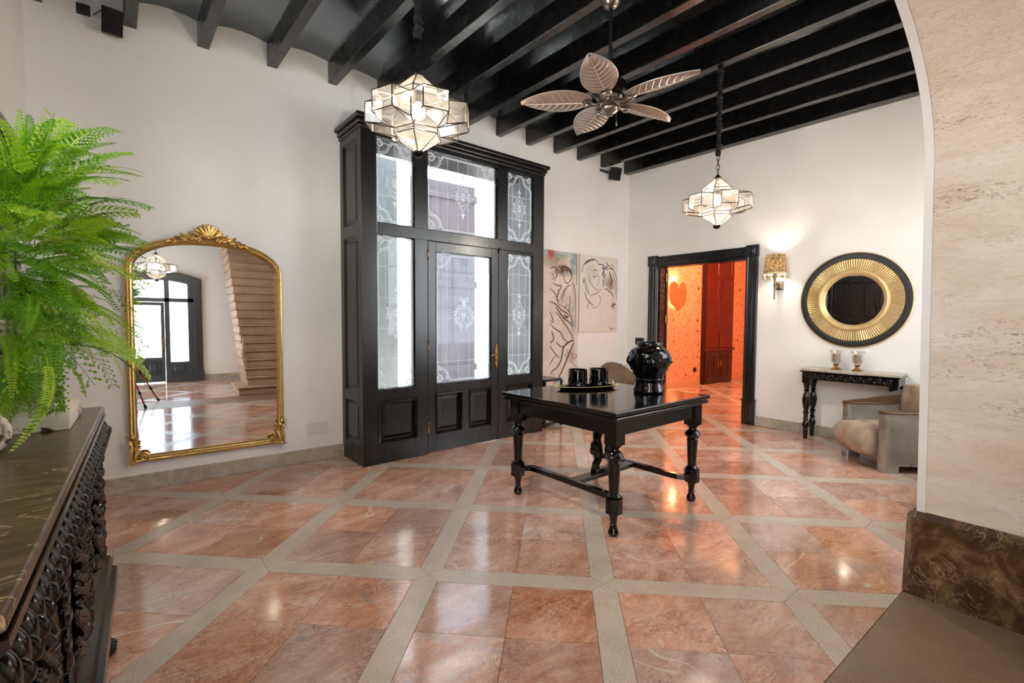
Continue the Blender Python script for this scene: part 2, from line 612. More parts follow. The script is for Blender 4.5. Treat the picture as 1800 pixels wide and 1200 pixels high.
def frosted():
    t = NT('etched_frosting')
    tl = t.new('ShaderNodeBsdfTranslucent')
    tl.inputs[0].default_value = lin((240, 244, 248))
    df = t.new('ShaderNodeBsdfDiffuse')
    df.inputs[0].default_value = lin((240, 243, 246))
    m = t.new('ShaderNodeMixShader')
    m.inputs[0].default_value = 0.45
    t.link(tl.outputs[0], m.inputs[1])
    t.link(df.outputs[0], m.inputs[2])
    t.link(m.outputs[0], t.out.inputs['Surface'])
    return t.m
MAT['etch'] = frosted()

def emit(name, c, s):
    t = NT(name)
    t.set(Base_Color=lin(c))
    t.b.inputs['Emission Color'].default_value = lin(c)
    t.b.inputs['Emission Strength'].default_value = s
    return t.m
MAT['bulb'] = emit('warm_bulb', (255, 238, 208), 26.0)

# ------------------------------------------------------------ floor
floor = MB().box(-1.7, 13.2, -3.4, 9.2, -0.12, -0.012).build('floor', 'grout')
structure(floor, 'polished red marble tile floor with diagonal grey stone bands')

TH = math.radians(47.0)
CT, ST = math.cos(TH), math.sin(TH)
PER, U0, V0, BW = 1.015, -0.372, -0.2727, 0.07
def uv(u, v): return (CT * u - ST * v, ST * u + CT * v)
def clip(poly, planes):
    for nx, ny, d in planes:
        out = []
        for i in range(len(poly)):
            p, q = poly[i], poly[(i + 1) % len(poly)]
            a, b = nx * p[0] + ny * p[1] - d, nx * q[0] + ny * q[1] - d
            if a <= 0:
                out.append(p)
            if (a < 0 < b) or (b < 0 < a):
                t = a / (a - b)
                out.append((p[0] + (q[0] - p[0]) * t, p[1] + (q[1] - p[1]) * t))
        poly = out
        if len(poly) < 3:
            return []
    return poly
def area(poly):
    return 0.5 * abs(sum(poly[i][0] * poly[(i + 1) % len(poly)][1] - poly[(i + 1) % len(poly)][0] * poly[i][1] for i in range(len(poly))))
ROOMS = [
    ('main', [(-1, 0, 0.70), (0, -1, -0.722), (-SL, 1, 5.24), (1, SL, 7.06)]),
    ('next', [(-1, -SL, -7.062), (0, -1, -2.7), (0, 1, 6.14), (1, 0, 12.6)]),
    ('hall', [(-1, 0, 1.6), (0, -1, 3.2), (0, 1, -0.062), (1, 0, 3.6)]),
]
GAP = 0.0012
HT = (PER - 2 * BW) / 2
pieces = []
for room, planes in ROOMS:
    for i in range(-12, 18):
        for j in range(-16, 12):
            u, v = U0 + i * PER, V0 + j * PER
            for a in (0, 1):
                for b in (0, 1):
                    u1, v1 = u + BW + a * HT, v + BW + b * HT
                    q = [(u1 + GAP, v1 + GAP), (u1 + HT - GAP, v1 + GAP), (u1 + HT - GAP, v1 + HT - GAP), (u1 + GAP, v1 + HT - GAP)]
                    pieces.append(('tile', room, [uv(*p) for p in q], planes))
            g = GAP
            h1 = [(u + g, v), (u + BW + g, v + BW - g), (u + PER - BW - g, v + BW - g), (u + PER - g, v), (u + PER - BW - g, v - BW + g), (u + BW + g, v - BW + g)]
            h2 = [(u, v + g), (u - BW + g, v + BW + g), (u - BW + g, v + PER - BW - g), (u, v + PER - g), (u + BW - g, v + PER - BW - g), (u + BW - g, v + BW + g)]
            pieces.append(('band_stone', room, [uv(*p) for p in h1], planes))
            pieces.append(('band_stone', room, [uv(*p) for p in h2], planes))
shared = {}
made = {'tile': 0, 'band_stone': 0}
rest = {'tile': MB(), 'band_stone': MB()}
todo = []
for kind, room, poly, planes in pieces:
    c = clip(poly, planes)
    if not c or area(c) < 0.0015:
        continue
    cx = sum(p[0] for p in c) / len(c)
    cy_ = sum(p[1] for p in c) / len(c)
    rank = math.hypot(cx, cy_) + (30 if room == 'hall' else 0) + (4 if room == 'next' else 0)
    todo.append((rank, kind, c, abs(area(c) - area(poly)) < 1e-6, cx, cy_))
todo.sort(key=lambda q: q[0])
for rank, kind, c, full, cx, cy_ in todo:
    zt = random.uniform(-0.0006, 0.0)
    if made[kind] < 298 and rank < 30:
        made[kind] += 1
        loc = [(p[0] - cx, p[1] - cy_) for p in c]
        if full:
            key = (kind, tuple((round(p[0], 3), round(p[1], 3)) for p in loc))
            if key not in shared:
                shared[key] = MB().prism(loc, -0.02, 0.0).mesh(kind, 'marble' if kind == 'tile' else 'band', False)
            me = shared[key]
        else:
            me = MB().prism(loc, -0.02, 0.0).mesh(kind, 'marble' if kind == 'tile' else 'band', False)
        inst(kind, me, floor, (cx, cy_, zt))
    else:
        rest[kind].prism(c, -0.02, zt)
for kind in rest:
    if rest[kind].v:
        o = rest[kind].build('hall_paving' if kind == 'tile' else 'hall_bands', 'marble' if kind == 'tile' else 'band', floor, smooth=False)
        o['kind'] = 'stuff'
# worn grey threshold under the arch
for x0, x1 in ((-0.69, 0.62), (0.623, 1.94), (1.943, 3.30)):
    MB().box(x0, x1, -0.058, 0.718, -0.02, 0.001).build('threshold_slab', 'slab', floor, smooth=False)

# ------------------------------------------------------------ walls
ZT = 4.5
w = MB()
w.box(-0.95, 1.80, 5.21, 5.45, 0, ZT)
def rseg(mb, x0, x1, z0, z1, th=0.24):
    y0, y1 = back_y(x0), back_y(x1)
    poly = [(x0, y0), (x1, y1), (x1, y1 + th), (x0, y0 + th)]
    mb.prism(poly, z0, z1)
rseg(w, 4.14, 7.1, 0, ZT)
rseg(w, 1.80, 4.14, 3.42, ZT)
wall_back = structure(w.build('wall_back', 'plaster', smooth=False), 'white plastered back wall behind the black vestibule')

w = MB()
w.box(-0.93, -0.69, -0.02, 0.85, 0, ZT)
w.box(-0.93, -0.69, 0.85, 2.95, 0, 2.25)
w.box(-0.93, -0.69, 0.85, 2.95, 3.75, ZT)
w.box(-0.93, -0.69, 2.95, 5.3, 0, ZT)
wall_left = structure(w.build('wall_left', 'plaster', smooth=False), 'white wall behind the fern and sideboard, with an unseen high window added for daylight')
def sash(name, loc, rz, W, H, nx, nz, label):
    e = struct_empty(name, loc, rz, label)
    f = MB()
    t = 0.05
    f.box(0, t, -0.03, 0.03, 0, H)
    f.box(W - t, W, -0.03, 0.03, 0, H)
    f.box(t, W - t, -0.03, 0.03, 0, t)
    f.box(t, W - t, -0.03, 0.03, H - t, H)
    f.build('window_frame', 'black_wood', e, smooth=False)
    for i in range(nx):
        for k in range(nz):
            a, b = t + (W - 2 * t) * i / nx, t + (W - 2 * t) * (i + 1) / nx
            c, d = t + (H - 2 * t) * k / nz, t + (H - 2 * t) * (k + 1) / nz
            if i: MB().box(a - 0.012, a + 0.012, -0.02, 0.02, c, d).build('glazing_bar', 'black_wood', e, smooth=False)
            if k: MB().box(a, b, -0.02, 0.02, c - 0.012, c + 0.012).build('glazing_bar', 'black_wood', e, smooth=False)
    return e
sash('added_window_1', (-0.81, 0.85, 2.25), PI / 2, 2.10, 1.50, 3, 2, 'unseen high window above the sideboard, added for daylight')  # added opening out of view, brings more daylight into the room

# right wall, local frame: x = -t along the wall, y into the wall
RW = (7.05, 0, 0)
w = MB()
T0, T1, DH = 3.41, 4.90, 2.41       # doorway
w.box(-5.75, -T1, 0, 0.2, 0, ZT)
w.box(-T0, 0.2, 0, 0.2, 0, ZT)
w.box(-T1, -T0, 0, 0.2, DH, ZT)
wall_right = structure(w.build('wall_right', 'plaster', None, RW, ROT_R, smooth=False), 'white wall with the round mirror and the black framed doorway')

# arch wall
def arch_z(x):
    s = min(1.0, abs(x - 1.255) / 1.945)
    return 2.15 + 0.90 * (1 - s ** 2.5) ** (1 / 2.5)
prof = [(3.36, 0.0), (3.334, 0.45), (3.29, 1.05), (3.245, 1.6), (3.20, 2.15)]
for k in range(1, 49):
    a = PI * k / 48
    x = 1.255 + 1.945 * (1 if math.cos(a) >= 0 else -1) * abs(math.cos(a)) ** 0.8
    prof.append((x, arch_z(x)))
YA0, YA1 = -0.02, 0.676
w = MB()
n = len(prof)
for yy, flip in ((YA1, 0), (YA0, 1)):
    vs_ = [(p[0], yy, p[1]) for p in prof] + [(p[0], yy, ZT) for p in prof] + [(3.9, yy, 0), (3.9, yy, ZT)]
    fs = []
    for k in range(4, n - 1):
        fs.append((k, k + 1, n + k + 1, n + k))
    fs.append((0, 1, 2, 3, 4, n + 4, 2 * n + 1, 2 * n))
    if flip:
        fs = [tuple(reversed(q)) for q in fs]
    w.add(vs_, fs)
w.add([(-0.69, YA0, ZT), (3.9, YA0, ZT), (3.9, YA1, ZT), (-0.69, YA1, ZT)], [(0, 1, 2, 3)])
w.add([(3.9, YA0, 0), (3.9, YA1, 0), (3.9, YA1, ZT), (3.9, YA0, ZT)], [(0, 1, 2, 3)])
for b_ in ((3.9, 4.15, 0, ZT), (6.65, 7.15, 0, ZT), (4.15, 6.65, 0, 0.9), (4.15, 6.65, 3.4, ZT)):
    w.box(b_[0], b_[1], 0.43, YA1, b_[2], b_[3])
sash('added_window_2', (4.15, 0.52, 0.9), 0, 2.5, 2.5, 3, 3, 'unseen tall window behind the armchair, added beside the arch for daylight')  # second added opening, unseen, brightens the back and right walls
wall_front = structure(w.build('wall_front', 'plaster_edge', smooth=False), 'wall pierced by the wide sandstone arch the photograph looks through')
# facing stones of jamb and arch, each a block with a fine recessed joint
cuts = [0, 1, 2, 3, 4] + list(range(8, n, 4))
if cuts[-1] != n - 1:
    cuts.append(n - 1)
def off(k, o):
    a, b = Vector(prof[max(0, k - 1)]), Vector(prof[min(n - 1, k + 1)])
    d = (b - a).normalized()
    nn = Vector((d.y, -d.x))
    q = Vector(prof[k]) - Vector((-d.y, d.x)) * -o
    return q
def soffit_piece(ks, y0, y1, t, gap):
    mb = MB()
    vs_, fs = [], []
    m = len(ks)
    for idx, k in enumerate(ks):
        p = Vector(prof[k])
        a, b = Vector(prof[max(0, k - 1)]), Vector(prof[min(n - 1, k + 1)])
        d = (b - a).normalized()
        if idx == 0: p = p + d * gap
        if idx == m - 1: p = p - d * gap
        inn = Vector((-d.y, d.x))
        q = p + inn * t
        r = p - inn * 0.02
        vs_ += [(q.x, y0, q.y), (q.x, y1, q.y), (r.x, y0, r.y), (r.x, y1, r.y)]
    for i in range(m - 1):
        a, b = i * 4, (i + 1) * 4
        fs += [(a, b, b + 1, a + 1), (a + 2, a + 3, b + 3, b + 2), (a, a + 2, b + 2, b), (a + 1, b + 1, b + 3, a + 3)]
    fs += [(0, 1, 3, 2), ((m - 1) * 4, (m - 1) * 4 + 2, (m - 1) * 4 + 3, (m - 1) * 4 + 1)]
    return mb.add(vs_, fs)
for c0, c1 in zip(cuts[:-1], cuts[1:]):
    ks = list(range(c0, c1 + 1))
    soffit_piece(ks, YA0, YA1 - 0.034, 0.004, 0.0004).build('arch_stone', 'sandstone', wall_front)
soffit_piece(list(range(n)), YA1 - 0.033, YA1 + 0.004, 0.006, 0).build('arch_edge', 'plaster_edge', wall_front, label='whitewashed narrow edge of the stone arch')
# marble plinth of the arch pier
pl = MB()
P0 = [(3.297, -0.02), (3.60, -0.02), (3.60, 0.735), (3.345, 0.735), (3.297, 0.695)]
P1 = [(3.305, -0.02), (3.60, -0.02), (3.60, 0.727), (3.35, 0.727), (3.305, 0.69)]
P2 = [(3.335, -0.02), (3.60, -0.02), (3.60, 0.69), (3.345, 0.69), (3.335, 0.68)]
vs_ = [(p[0], p[1], 0.0) for p in P0] + [(p[0], p[1], 0.43) for p in P1] + [(p[0], p[1], 0.475) for p in P2]
fs = [(10, 11, 12, 13, 14)]
for i in (0, 5):
    for k in range(5):
        fs.append((i + k, i + (k + 1) % 5, i + 5 + (k + 1) % 5, i + 5 + k))
pl.add(vs_, fs)
pl.build('plinth', 'brown_marble', wall_front, smooth=False, bevel=0.006, label='chipped dark brown marble plinth')

# baseboards of grey marble
b = MB().box(-0.69, 1.70, 5.185, 5.215, 0, 0.135)
baseboard_back = structure(b.build('baseboard_back', 'grey_marble', bevel=0.004))
b = MB()
y0, y1 = back_y(4.2), back_y(6.82)
b.prism([(4.2, y0 - 0.025), (6.82, y1 - 0.025), (6.82, y1 + 0.01), (4.2, y0 + 0.01)], 0, 0.135)
b.build('baseboard_run', 'grey_marble', baseboard_back)
b = MB().box(-3.25, 0, -0.025, 0.01, 0, 0.135)
baseboard_right = structure(b.build('baseboard_right', 'grey_marble', None, RW, ROT_R, bevel=0.004))
MB().box(-5.50, -5.07, -0.025, 0.01, 0, 0.135).build('baseboard_run', 'grey_marble', baseboard_right)

# ------------------------------------------------------------ ceiling
def beam_z(x): return 3.925 + 0.0165 * x
BX = [-0.62, -0.05, 0.466, 1.03, 1.605, 2.17, 2.74, 3.31, 3.87, 4.41, 4.965, 5.485, 6.06, 6.69]
c = MB()
c.add([(-1, -0.02, 4.20), (7.4, -0.02, 4.36), (7.4, 5.8, 4.36), (-1, 5.8, 4.20), (-1, -0.02, 4.4), (7.4, -0.02, 4.55), (7.4, 5.8, 4.55), (-1, 5.8, 4.4)],
      [(0, 3, 2, 1), (4, 5, 6, 7), (0, 1, 5, 4), (1, 2, 6, 5), (2, 3, 7, 6), (3, 0, 4, 7)])
ceiling = structure(c.build('ceiling', 'ceiling', smooth=False), 'glossy black ceiling between closely set black beams')
for x in BX:
    yw = back_y(x)
    wdt = 0.045 if x < 6.5 else 0.09
    bm = MB().box(-0.045, wdt, -(yw - 0.62), 0.14, 0, 0.30)
    bm.build('beam', 'beam', ceiling, (x, yw, beam_z(x)), PHI, smooth=False, bevel=0.006)
ends = [-1.0] + BX
for a, b_ in zip(ends[:-1], ends[1:]):
    if a < -0.9: a = -0.80
    bay = MB()
    K = 8
    vs_, fs = [], []
    for k in range(K + 1):
        s = k / K
        x = a + (b_ - a) * s
        z = beam_z(x) + 0.205 + 0.05 * (1 - (2 * s - 1) ** 2)
        for yy in (back_y(x) + 0.1, 0.60):
            xx = x + SL * (back_y(x) - yy)
            vs_ += [(xx, yy, z), (xx, yy, z + 0.02)]
    for k in range(K):
        p, q = k * 4, (k + 1) * 4
        fs += [(p, q, q + 2, p + 2), (p + 1, p + 3, q + 3, q + 1)]
    bay.add(vs_, fs).build('ceiling_bay', 'ceiling', ceiling)

# ------------------------------------------------------------ hall behind the camera (seen in the gilt mirror)
ex = MB()
CX3, HW3 = 0.20, 0.83
def w3z(x): return 2.36 + 0.16 * (1 - ((x - CX3) / HW3) ** 2)
YB = -3.2
ex.box(-3.0, CX3 - HW3, YB - 0.25, YB, 0, 4.4)
ex.box(CX3 + HW3, 5.5, YB - 0.25, YB, 0, 4.4)
for k in range(12):
    xa, xb = CX3 - HW3 + 2 * HW3 * k / 12, CX3 - HW3 + 2 * HW3 * (k + 1) / 12
    ex.prism_y([(xa, w3z(xa)), (xb, w3z(xb)), (xb, 4.4), (xa, 4.4)], YB - 0.25, YB)
structure(ex.build('wall_entrance', 'plaster', smooth=False), 'white hall wall with the arched entrance, seen in the gilt mirror')
hl = MB()
hl.box(-1.9, -1.7, YB, -2.6, 0, 4.2)
hl.box(-1.9, -1.7, -0.9, -0.02, 0, 4.2)
hl.box(-1.9, -1.7, -2.6, -0.9, 2.6, 4.2)  # opening below is added so sky light reaches the hall
hl.box(-1.7, -0.93, -0.2, -0.02, 0, 4.2)
structure(hl.build('wall_hall', 'plaster', smooth=False), 'unseen hall wall with a doorway added to let daylight in')
structure(MB().box(3.45, 3.65, YB, -0.02, 0, 4.2).build('wall_stair', 'plaster', smooth=False), 'white wall beside the stone stair')
structure(MB().box(CX3 + HW3, 3.3, YB, YB + 0.02, 0, 0.14).build('baseboard_entrance', 'grey_marble'))

# ------------------------------------------------------------ forecourt behind the vestibule
pf = MB().box(0.8, 9.0, 5.46, 11.0, -0.1, 0.002)
structure(pf.build('floor_forecourt', simple('forecourt_paving', (222, 219, 214), 0.6, c2=(208, 204, 198), scale=3), smooth=False), 'pale paving of the forecourt behind the etched glass')
fw = MB()
fw.box(0.4, 1.2, 5.46, 9.4, 0, 5.5)
fw.box(1.2, 9.4, 9.2, 9.4, 0, 5.5)
fw.box(6.3, 6.5, 5.76, 9.2, 0, 5.5)
structure(fw.build('wall_forecourt', 'plaster', smooth=False), 'sunlit white wall of the forecourt behind the etched glass')
gs = MB().box(2.0, 2.98, 6.7, 6.95, 0, 5.2)
structure(gs.build('wall_pier', simple('grey_render', (150, 156, 160), 0.7, c2=(124, 130, 134), scale=2), smooth=False), 'grey rendered pier behind the left panes')
fc = MB().box(1.2, 6.3, 5.46, 6.0, 3.95, 4.0)
fco = structure(fc.build('ceiling_porch', simple('porch_boards', (64, 70, 78), 0.5), smooth=False), 'dark boarded porch ceiling')
for k in range(2):
    MB().box(1.2, 6.3, 5.6 + k * 0.28, 5.68 + k * 0.28, 3.82, 3.95).build('porch_joist', 'beam', fco, smooth=False)

# ------------------------------------------------------------ black vestibule
ves = thing('entrance_vestibule', 'tall black panelled entrance vestibule with etched glass panes and a door', 'vestibule', (0, 4.585, 0), PHI)
VL, VR, VT, VD = 1.70, 4.19, 3.50, 0.63
# posts and rails of the front
def rail(name, x0, x1, z0, z1, y0=0.0, y1=0.07, bev=0.004):
    return MB().box(x0, x1, y0, y1, z0, z1).build(name, 'black_wood', ves, smooth=False, bevel=bev)
rail('post', VL, 1.86, 0.0, 3.38)
rail('post', 4.005, VR, 0.0, 3.38)
rail('mullion', 2.29, 2.445, 0.0, 3.38)
rail('mullion', 3.41, 3.57, 2.47, 3.38)
rail('transom_rail', 1.86, 4.005, 2.352, 2.472, -0.004, 0.07)
rail('top_rail', 1.86, 4.005, 3.325, 3.40)
rail('bottom_rail', 1.86, 2.29, 0.0, 0.215)
rail('sidelight_rail', 1.86, 2.29, 0.645, 0.772)
# cornice
cn = MB()
for x0, x1, y0, z0, z1 in ((VL - 0.012, VR + 0.012, -0.012, 3.375, 3.41), (VL - 0.03, VR + 0.03, -0.03, 3.41, 3.455), (VL - 0.055, VR + 0.055, -0.055, 3.455, 3.50)):
    cn.box(x0, x1, y0, VD, z0, z1)
cn.build('cornice', 'black_wood', ves, smooth=False, bevel=0.008)
# roof, right side, left side frame
MB().box(4.14, VR, 0.07, VD, 0, 3.38).build('side_wall', 'black_wood', ves, smooth=False)
MB().box(4.128, 4.14, 0.07, VD + 0.3, 0, 3.38).build('side_lining', simple('grey_reveal', (134, 140, 146), 0.7, c2=(108, 112, 118), scale=3, stretch=(3, 3, 0.6)), ves, smooth=False)
sf = MB()
sf.box(VL, VL + 0.05, 0.07, 0.10, 0, 3.38)
sf.box(VL, VL + 0.05, 0.47, VD, 0, 3.38)
for z0, z1 in ((0, 0.20), (0.645, 0.745), (2.335, 2.455), (3.30, 3.38)):
    sf.box(VL, VL + 0.05, 0.10, 0.47, z0, z1)
sf.build('side_frame', 'black_wood', ves, smooth=False, bevel=0.003)
MXs = Matrix.Translation((VL, 0, 0)) @ Matrix.Rotation(-PI / 2, 4, 'Z')   # local x -> -y, y -> x
for z0, z1 in ((0.20, 0.645), (0.745, 2.335), (2.455, 3.30)):
    p = MB()
    p.box(-0.47, -0.10, 0.030, 0.048, z0, z1, MXs)
    p.frustum(-0.47, -0.10, z0, z1, 0.004, 0.028, 0.024, MXs)
    p.frustum(-0.437, -0.133, z0 + 0.033, z1 - 0.033, 0.029, 0.03, 0.012, MXs)
    p.build('side_panel', 'black_wood', ves, smooth=False)

# ---- etched glass
def arc(cx, cz, r, a0, a1, k=10):
    return [(cx + r * math.cos(a0 + (a1 - a0) * i / k), cz + r * math.sin(a0 + (a1 - a0) * i / k)) for i in range(k + 1)]
def spiral(cx, cz, r0, r1, a0, turns, k=18):
    return [(cx + (r0 + (r1 - r0) * i / k) * math.cos(a0 + turns * 2 * PI * i / k), cz + (r0 + (r1 - r0) * i / k) * math.sin(a0 + turns * 2 * PI * i / k)) for i in range(k + 1)]
def etch_pane(parent, x0, x1, z0, z1, style, y=0.035, cols=4, rows=3, glass='glass', corner=0.13):
    MB().box(x0, x1, y, y + 0.005, z0, z1).build('glass_pane', glass, parent, smooth=False)
    ya, yb = y - 0.0022, y - 0.0004
    W, H = x1 - x0, z1 - z0
    cx, cz = (x0 + x1) / 2, (z0 + z1) / 2
    c = min(corner, W * 0.36)
    bd = MB()
    m = 0.018
    # border line that steps round each corner
    for d, wd in ((m, 0.006), (m + 0.014, 0.009)):
        pts = []
        for sx, sz in ((-1, -1), (1, -1), (1, 1), (-1, 1)):
            ex_, ez = cx + sx * (W / 2 - d), cz + sz * (H / 2 - d)
            seq = [(ex_ , ez - sz * (c + 0.02)), (ex_ - sx * 0.022, ez - sz * (c + 0.02)), (ex_ - sx * 0.022, ez - sz * (c - 0.005))]
            qa = []
            for i in range(7):
                t = i / 6
                qa.append((ex_ - sx * (0.03 + (c - 0.035) * math.sin(t * PI / 2)), ez - sz * ((c - 0.01) - (c - 0.05) * (1 - math.cos(t * PI / 2)))))
            seq += qa + [(ex_ - sx * (c + 0.02), ez - sz * 0.022), (ex_ - sx * (c + 0.02), ez)]
            if (sx, sz) in ((1, -1), (-1, 1)):
                seq = list(reversed(seq))
            pts += seq
        bd.ribbon(pts, wd, ya, yb, closed=True)
    bd.build('etched_border', 'etch', parent, smooth=False)
    for sx, sz in ((-1, -1), (1, -1), (1, 1), (-1, 1)):
        sc_ = MB()
        px, pz = cx + sx * (W / 2 - c * 0.40), cz + sz * (H / 2 - c * 0.40)
        a0 = math.atan2(sz, sx)
        sc_.ribbon(spiral(px, pz, c * 0.30, c * 0.06, a0, 1.5 * (1 if sx * sz > 0 else -1), 20), [0.014 * (1 - 0.5 * i / 20) for i in range(21)], ya, yb)
        for k in range(3):
            q = 0.42 + k * 0.26
            ex_, ez = cx + sx * (W / 2 - 0.03), cz + sz * (H / 2 - c * q - 0.05)
            sc_.ribbon([(ex_, ez), (ex_ - sx * 0.02, ez + sz * 0.012), (ex_ - sx * 0.012, ez - sz * 0.02)], [0.003, 0.012, 0.003], ya, yb)
            ex_, ez = cx + sx * (W / 2 - c * q - 0.05), cz + sz * (H / 2 - 0.03)
            sc_.ribbon([(ex_, ez), (ex_ + sx * 0.012, ez - sz * 0.02), (ex_ - sx * 0.02, ez - sz * 0.012)], [0.003, 0.012, 0.003], ya, yb)
        sc_.build('etched_scroll', 'etch', parent, smooth=False)
    gr = MB()
    for k in range(1, cols):
        x = x0 + W * k / cols
        dz = c + 0.03 if abs(x - cx) > W / 2 - c else m + 0.02
        gr.ribbon([(x, z0 + dz), (x, z1 - dz)], 0.0035, ya, yb)
    for k in range(1, rows):
        z = z0 + H * k / rows
        gr.ribbon([(x0 + m + 0.02, z), (x1 - m - 0.02, z)], 0.0035, ya, yb)
    gr.build('etched_grid', 'etch', parent, smooth=False)
    em = MB()
    ya, yb = y - 0.0036, y - 0.0024
    if style == 'diamond':
        hw, hh = min(0.085, W * 0.22), min(0.20, H * 0.20)
        for s in (-1, 1):
            pts = [(cx + s * hw * math.sin(PI * i / 16) ** 1.3, cz - hh + 2 * hh * i / 16) for i in range(17)]
            em.ribbon(pts, [0.004 + 0.006 * math.sin(PI * i / 16) for i in range(17)], ya, yb)
            pts = [(cx + s * hw * 0.66 * math.sin(PI * i / 12), cz - hh * 0.62 + 2 * hh * 0.62 * i / 12) for i in range(13)]
            em.ribbon(pts, 0.006, ya, yb)
            for k in range(4):
                zz = cz + (k - 1.5) * hh * 0.52
                xx = cx + s * hw * (1.05 if k in (1, 2) else 0.72)
                em.ribbon([(xx, zz - 0.012), (xx + s * 0.012, zz), (xx, zz + 0.012)], [0.003, 0.013, 0.003], ya, yb)
        for k in range(8):
            a = k * PI / 4
            em.ribbon([(cx + 0.008 * math.cos(a), cz + 0.012 * math.sin(a)), (cx + 0.028 * math.cos(a), cz + 0.045 * math.sin(a)), (cx + 0.036 * math.cos(a), cz + 0.062 * math.sin(a))], [0.004, 0.016, 0.003], ya, yb)
        for s in (-1, 1):
            zb = cz + s * (hh + 0.01)
            em.ribbon([(cx, zb), (cx, zb + s * 0.03), (cx, zb + s * 0.075)], [0.008, 0.028, 0.003], ya, yb)
            for q in (-1, 1):
                em.ribbon([(cx, zb + s * 0.012), (cx + q * 0.022, zb + s * 0.022), (cx + q * 0.03, zb + s * 0.008)], [0.008, 0.012, 0.004], ya, yb)
    elif style == 'crest':
        cz += 0.03
        sh = [(cx - 0.062, cz + 0.075), (cx + 0.062, cz + 0.075), (cx + 0.062, cz - 0.05), (cx + 0.035, cz - 0.085), (cx, cz - 0.10), (cx - 0.035, cz - 0.085), (cx - 0.062, cz - 0.05)]
        em.ribbon(sh, 0.009, ya, yb, closed=True)
        # spread-winged emblem inside the shield
        for s in (-1, 1):
            em.ribbon([(cx + s * 0.004, cz - 0.03), (cx + s * 0.022, cz + 0.005), (cx + s * 0.034, cz + 0.05)], [0.010, 0.032, 0.006], ya, yb)
            em.ribbon([(cx, cz - 0.03), (cx + s * 0.018, cz - 0.055), (cx + s * 0.026, cz - 0.07)], [0.014, 0.012, 0.004], ya, yb)
        em.ribbon([(cx, cz + 0.045), (cx, cz + 0.01), (cx, cz - 0.06)], [0.008, 0.03, 0.010], ya, yb)
        # mantling of leafy scrolls round the shield
        for s in (-1, 1):
            for k in range(9):
                a = math.radians(-78 + k * 19)
                px, pz = cx + s * 0.115 * math.cos(a), cz - 0.01 + 0.125 * math.sin(a)
                em.ribbon(spiral(px, pz, 0.026, 0.005, a * s + (0 if s > 0 else PI), s * 1.1, 10), [0.015 * (1 - 0.6 * i / 10) for i in range(11)], ya, yb)
        # helmet and plume above
        em.ribbon([(cx, cz + 0.085), (cx, cz + 0.11), (cx, cz + 0.15), (cx, cz + 0.17)], [0.03, 0.055, 0.045, 0.012], ya, yb)
        for s in (-1, 1):
            em.ribbon(spiral(cx + s * 0.032, cz + 0.195, 0.036, 0.008, PI / 2 - s * PI / 2 + PI, s * 1.3, 14), [0.02 * (1 - 0.5 * i / 14) for i in range(15)], ya, yb)
            em.ribbon([(cx + s * 0.015, cz + 0.09), (cx + s * 0.05, cz + 0.105), (cx + s * 0.075, cz + 0.09)], [0.01, 0.02, 0.004], ya, yb)
    em.build('etched_emblem', 'etch', parent, smooth=False)

def mould(parent, x0, x1, z0, z1, w=0.014, y0=0.035, y1=0.004):
    """bead moulding round a pane"""
    path = [(x0, z0), (x1, z0), (x1, z1), (x0, z1)]
    MB().sweep(path, [(0, y1 + 0.01), (0.003, y1), (w * 0.5, y1 - 0.003), (w, y0 - 0.012), (w, y0)]).build('glazing_bead', 'black_gloss', parent, smooth=False)
def field(parent, x0, x1, z0, z1, y=0.0):
    p = MB()
    p.box(x0, x1, y + 0.032, y + 0.05, z0, z1)
    p.build('panel_ground', 'black_wood', parent, smooth=False)
    MB().sweep([(x0, z0), (x1, z0), (x1, z1), (x0, z1)], [(-0.012, y - 0.001), (-0.006, y - 0.010), (0.010, y - 0.008), (0.016, y + 0.012), (0.022, y + 0.02), (0.024, y + 0.033)]).build('panel_moulding', 'black_gloss', parent, smooth=False)
    MB().frustum(x0 + 0.03, x1 - 0.03, z0 + 0.03, z1 - 0.03, y + 0.033, 0.035, y + 0.010).build('raised_field', 'black_wood', parent, smooth=False)

def light_part(name, x0, x1, z0, z1, **kw):
    e = bpy.data.objects.new(name, None)
    e.empty_display_size = 0.05
    col.objects.link(e)
    e.parent = ves
    etch_pane(e, x0, x1, z0, z1, kw.get('style', 'diamond'), cols=kw.get('cols', 4), rows=kw.get('rows', 3), glass=kw.get('glass', 'glass'), corner=kw.get('corner', 0.13))
    mould(e, x0 - 0.004, x1 + 0.004, z0 - 0.004, z1 + 0.004)
    return e
light_part('transom_light', 1.86, 2.29, 2.472, 3.325, cols=4, rows=3)
light_part('transom_light', 2.445, 3.41, 2.472, 3.325, cols=7, rows=2, corner=0.16)
light_part('transom_light', 3.57, 4.005, 2.472, 3.325, cols=4, rows=3)
light_part('sidelight', 1.86, 2.29, 0.772, 2.352, cols=4, rows=5)
lp = bpy.data.objects.new('side_base_panel', None); col.objects.link(lp); lp.parent = ves; lp.empty_display_size = 0.05
field(lp, 1.872, 2.305, 0.222, 0.64)
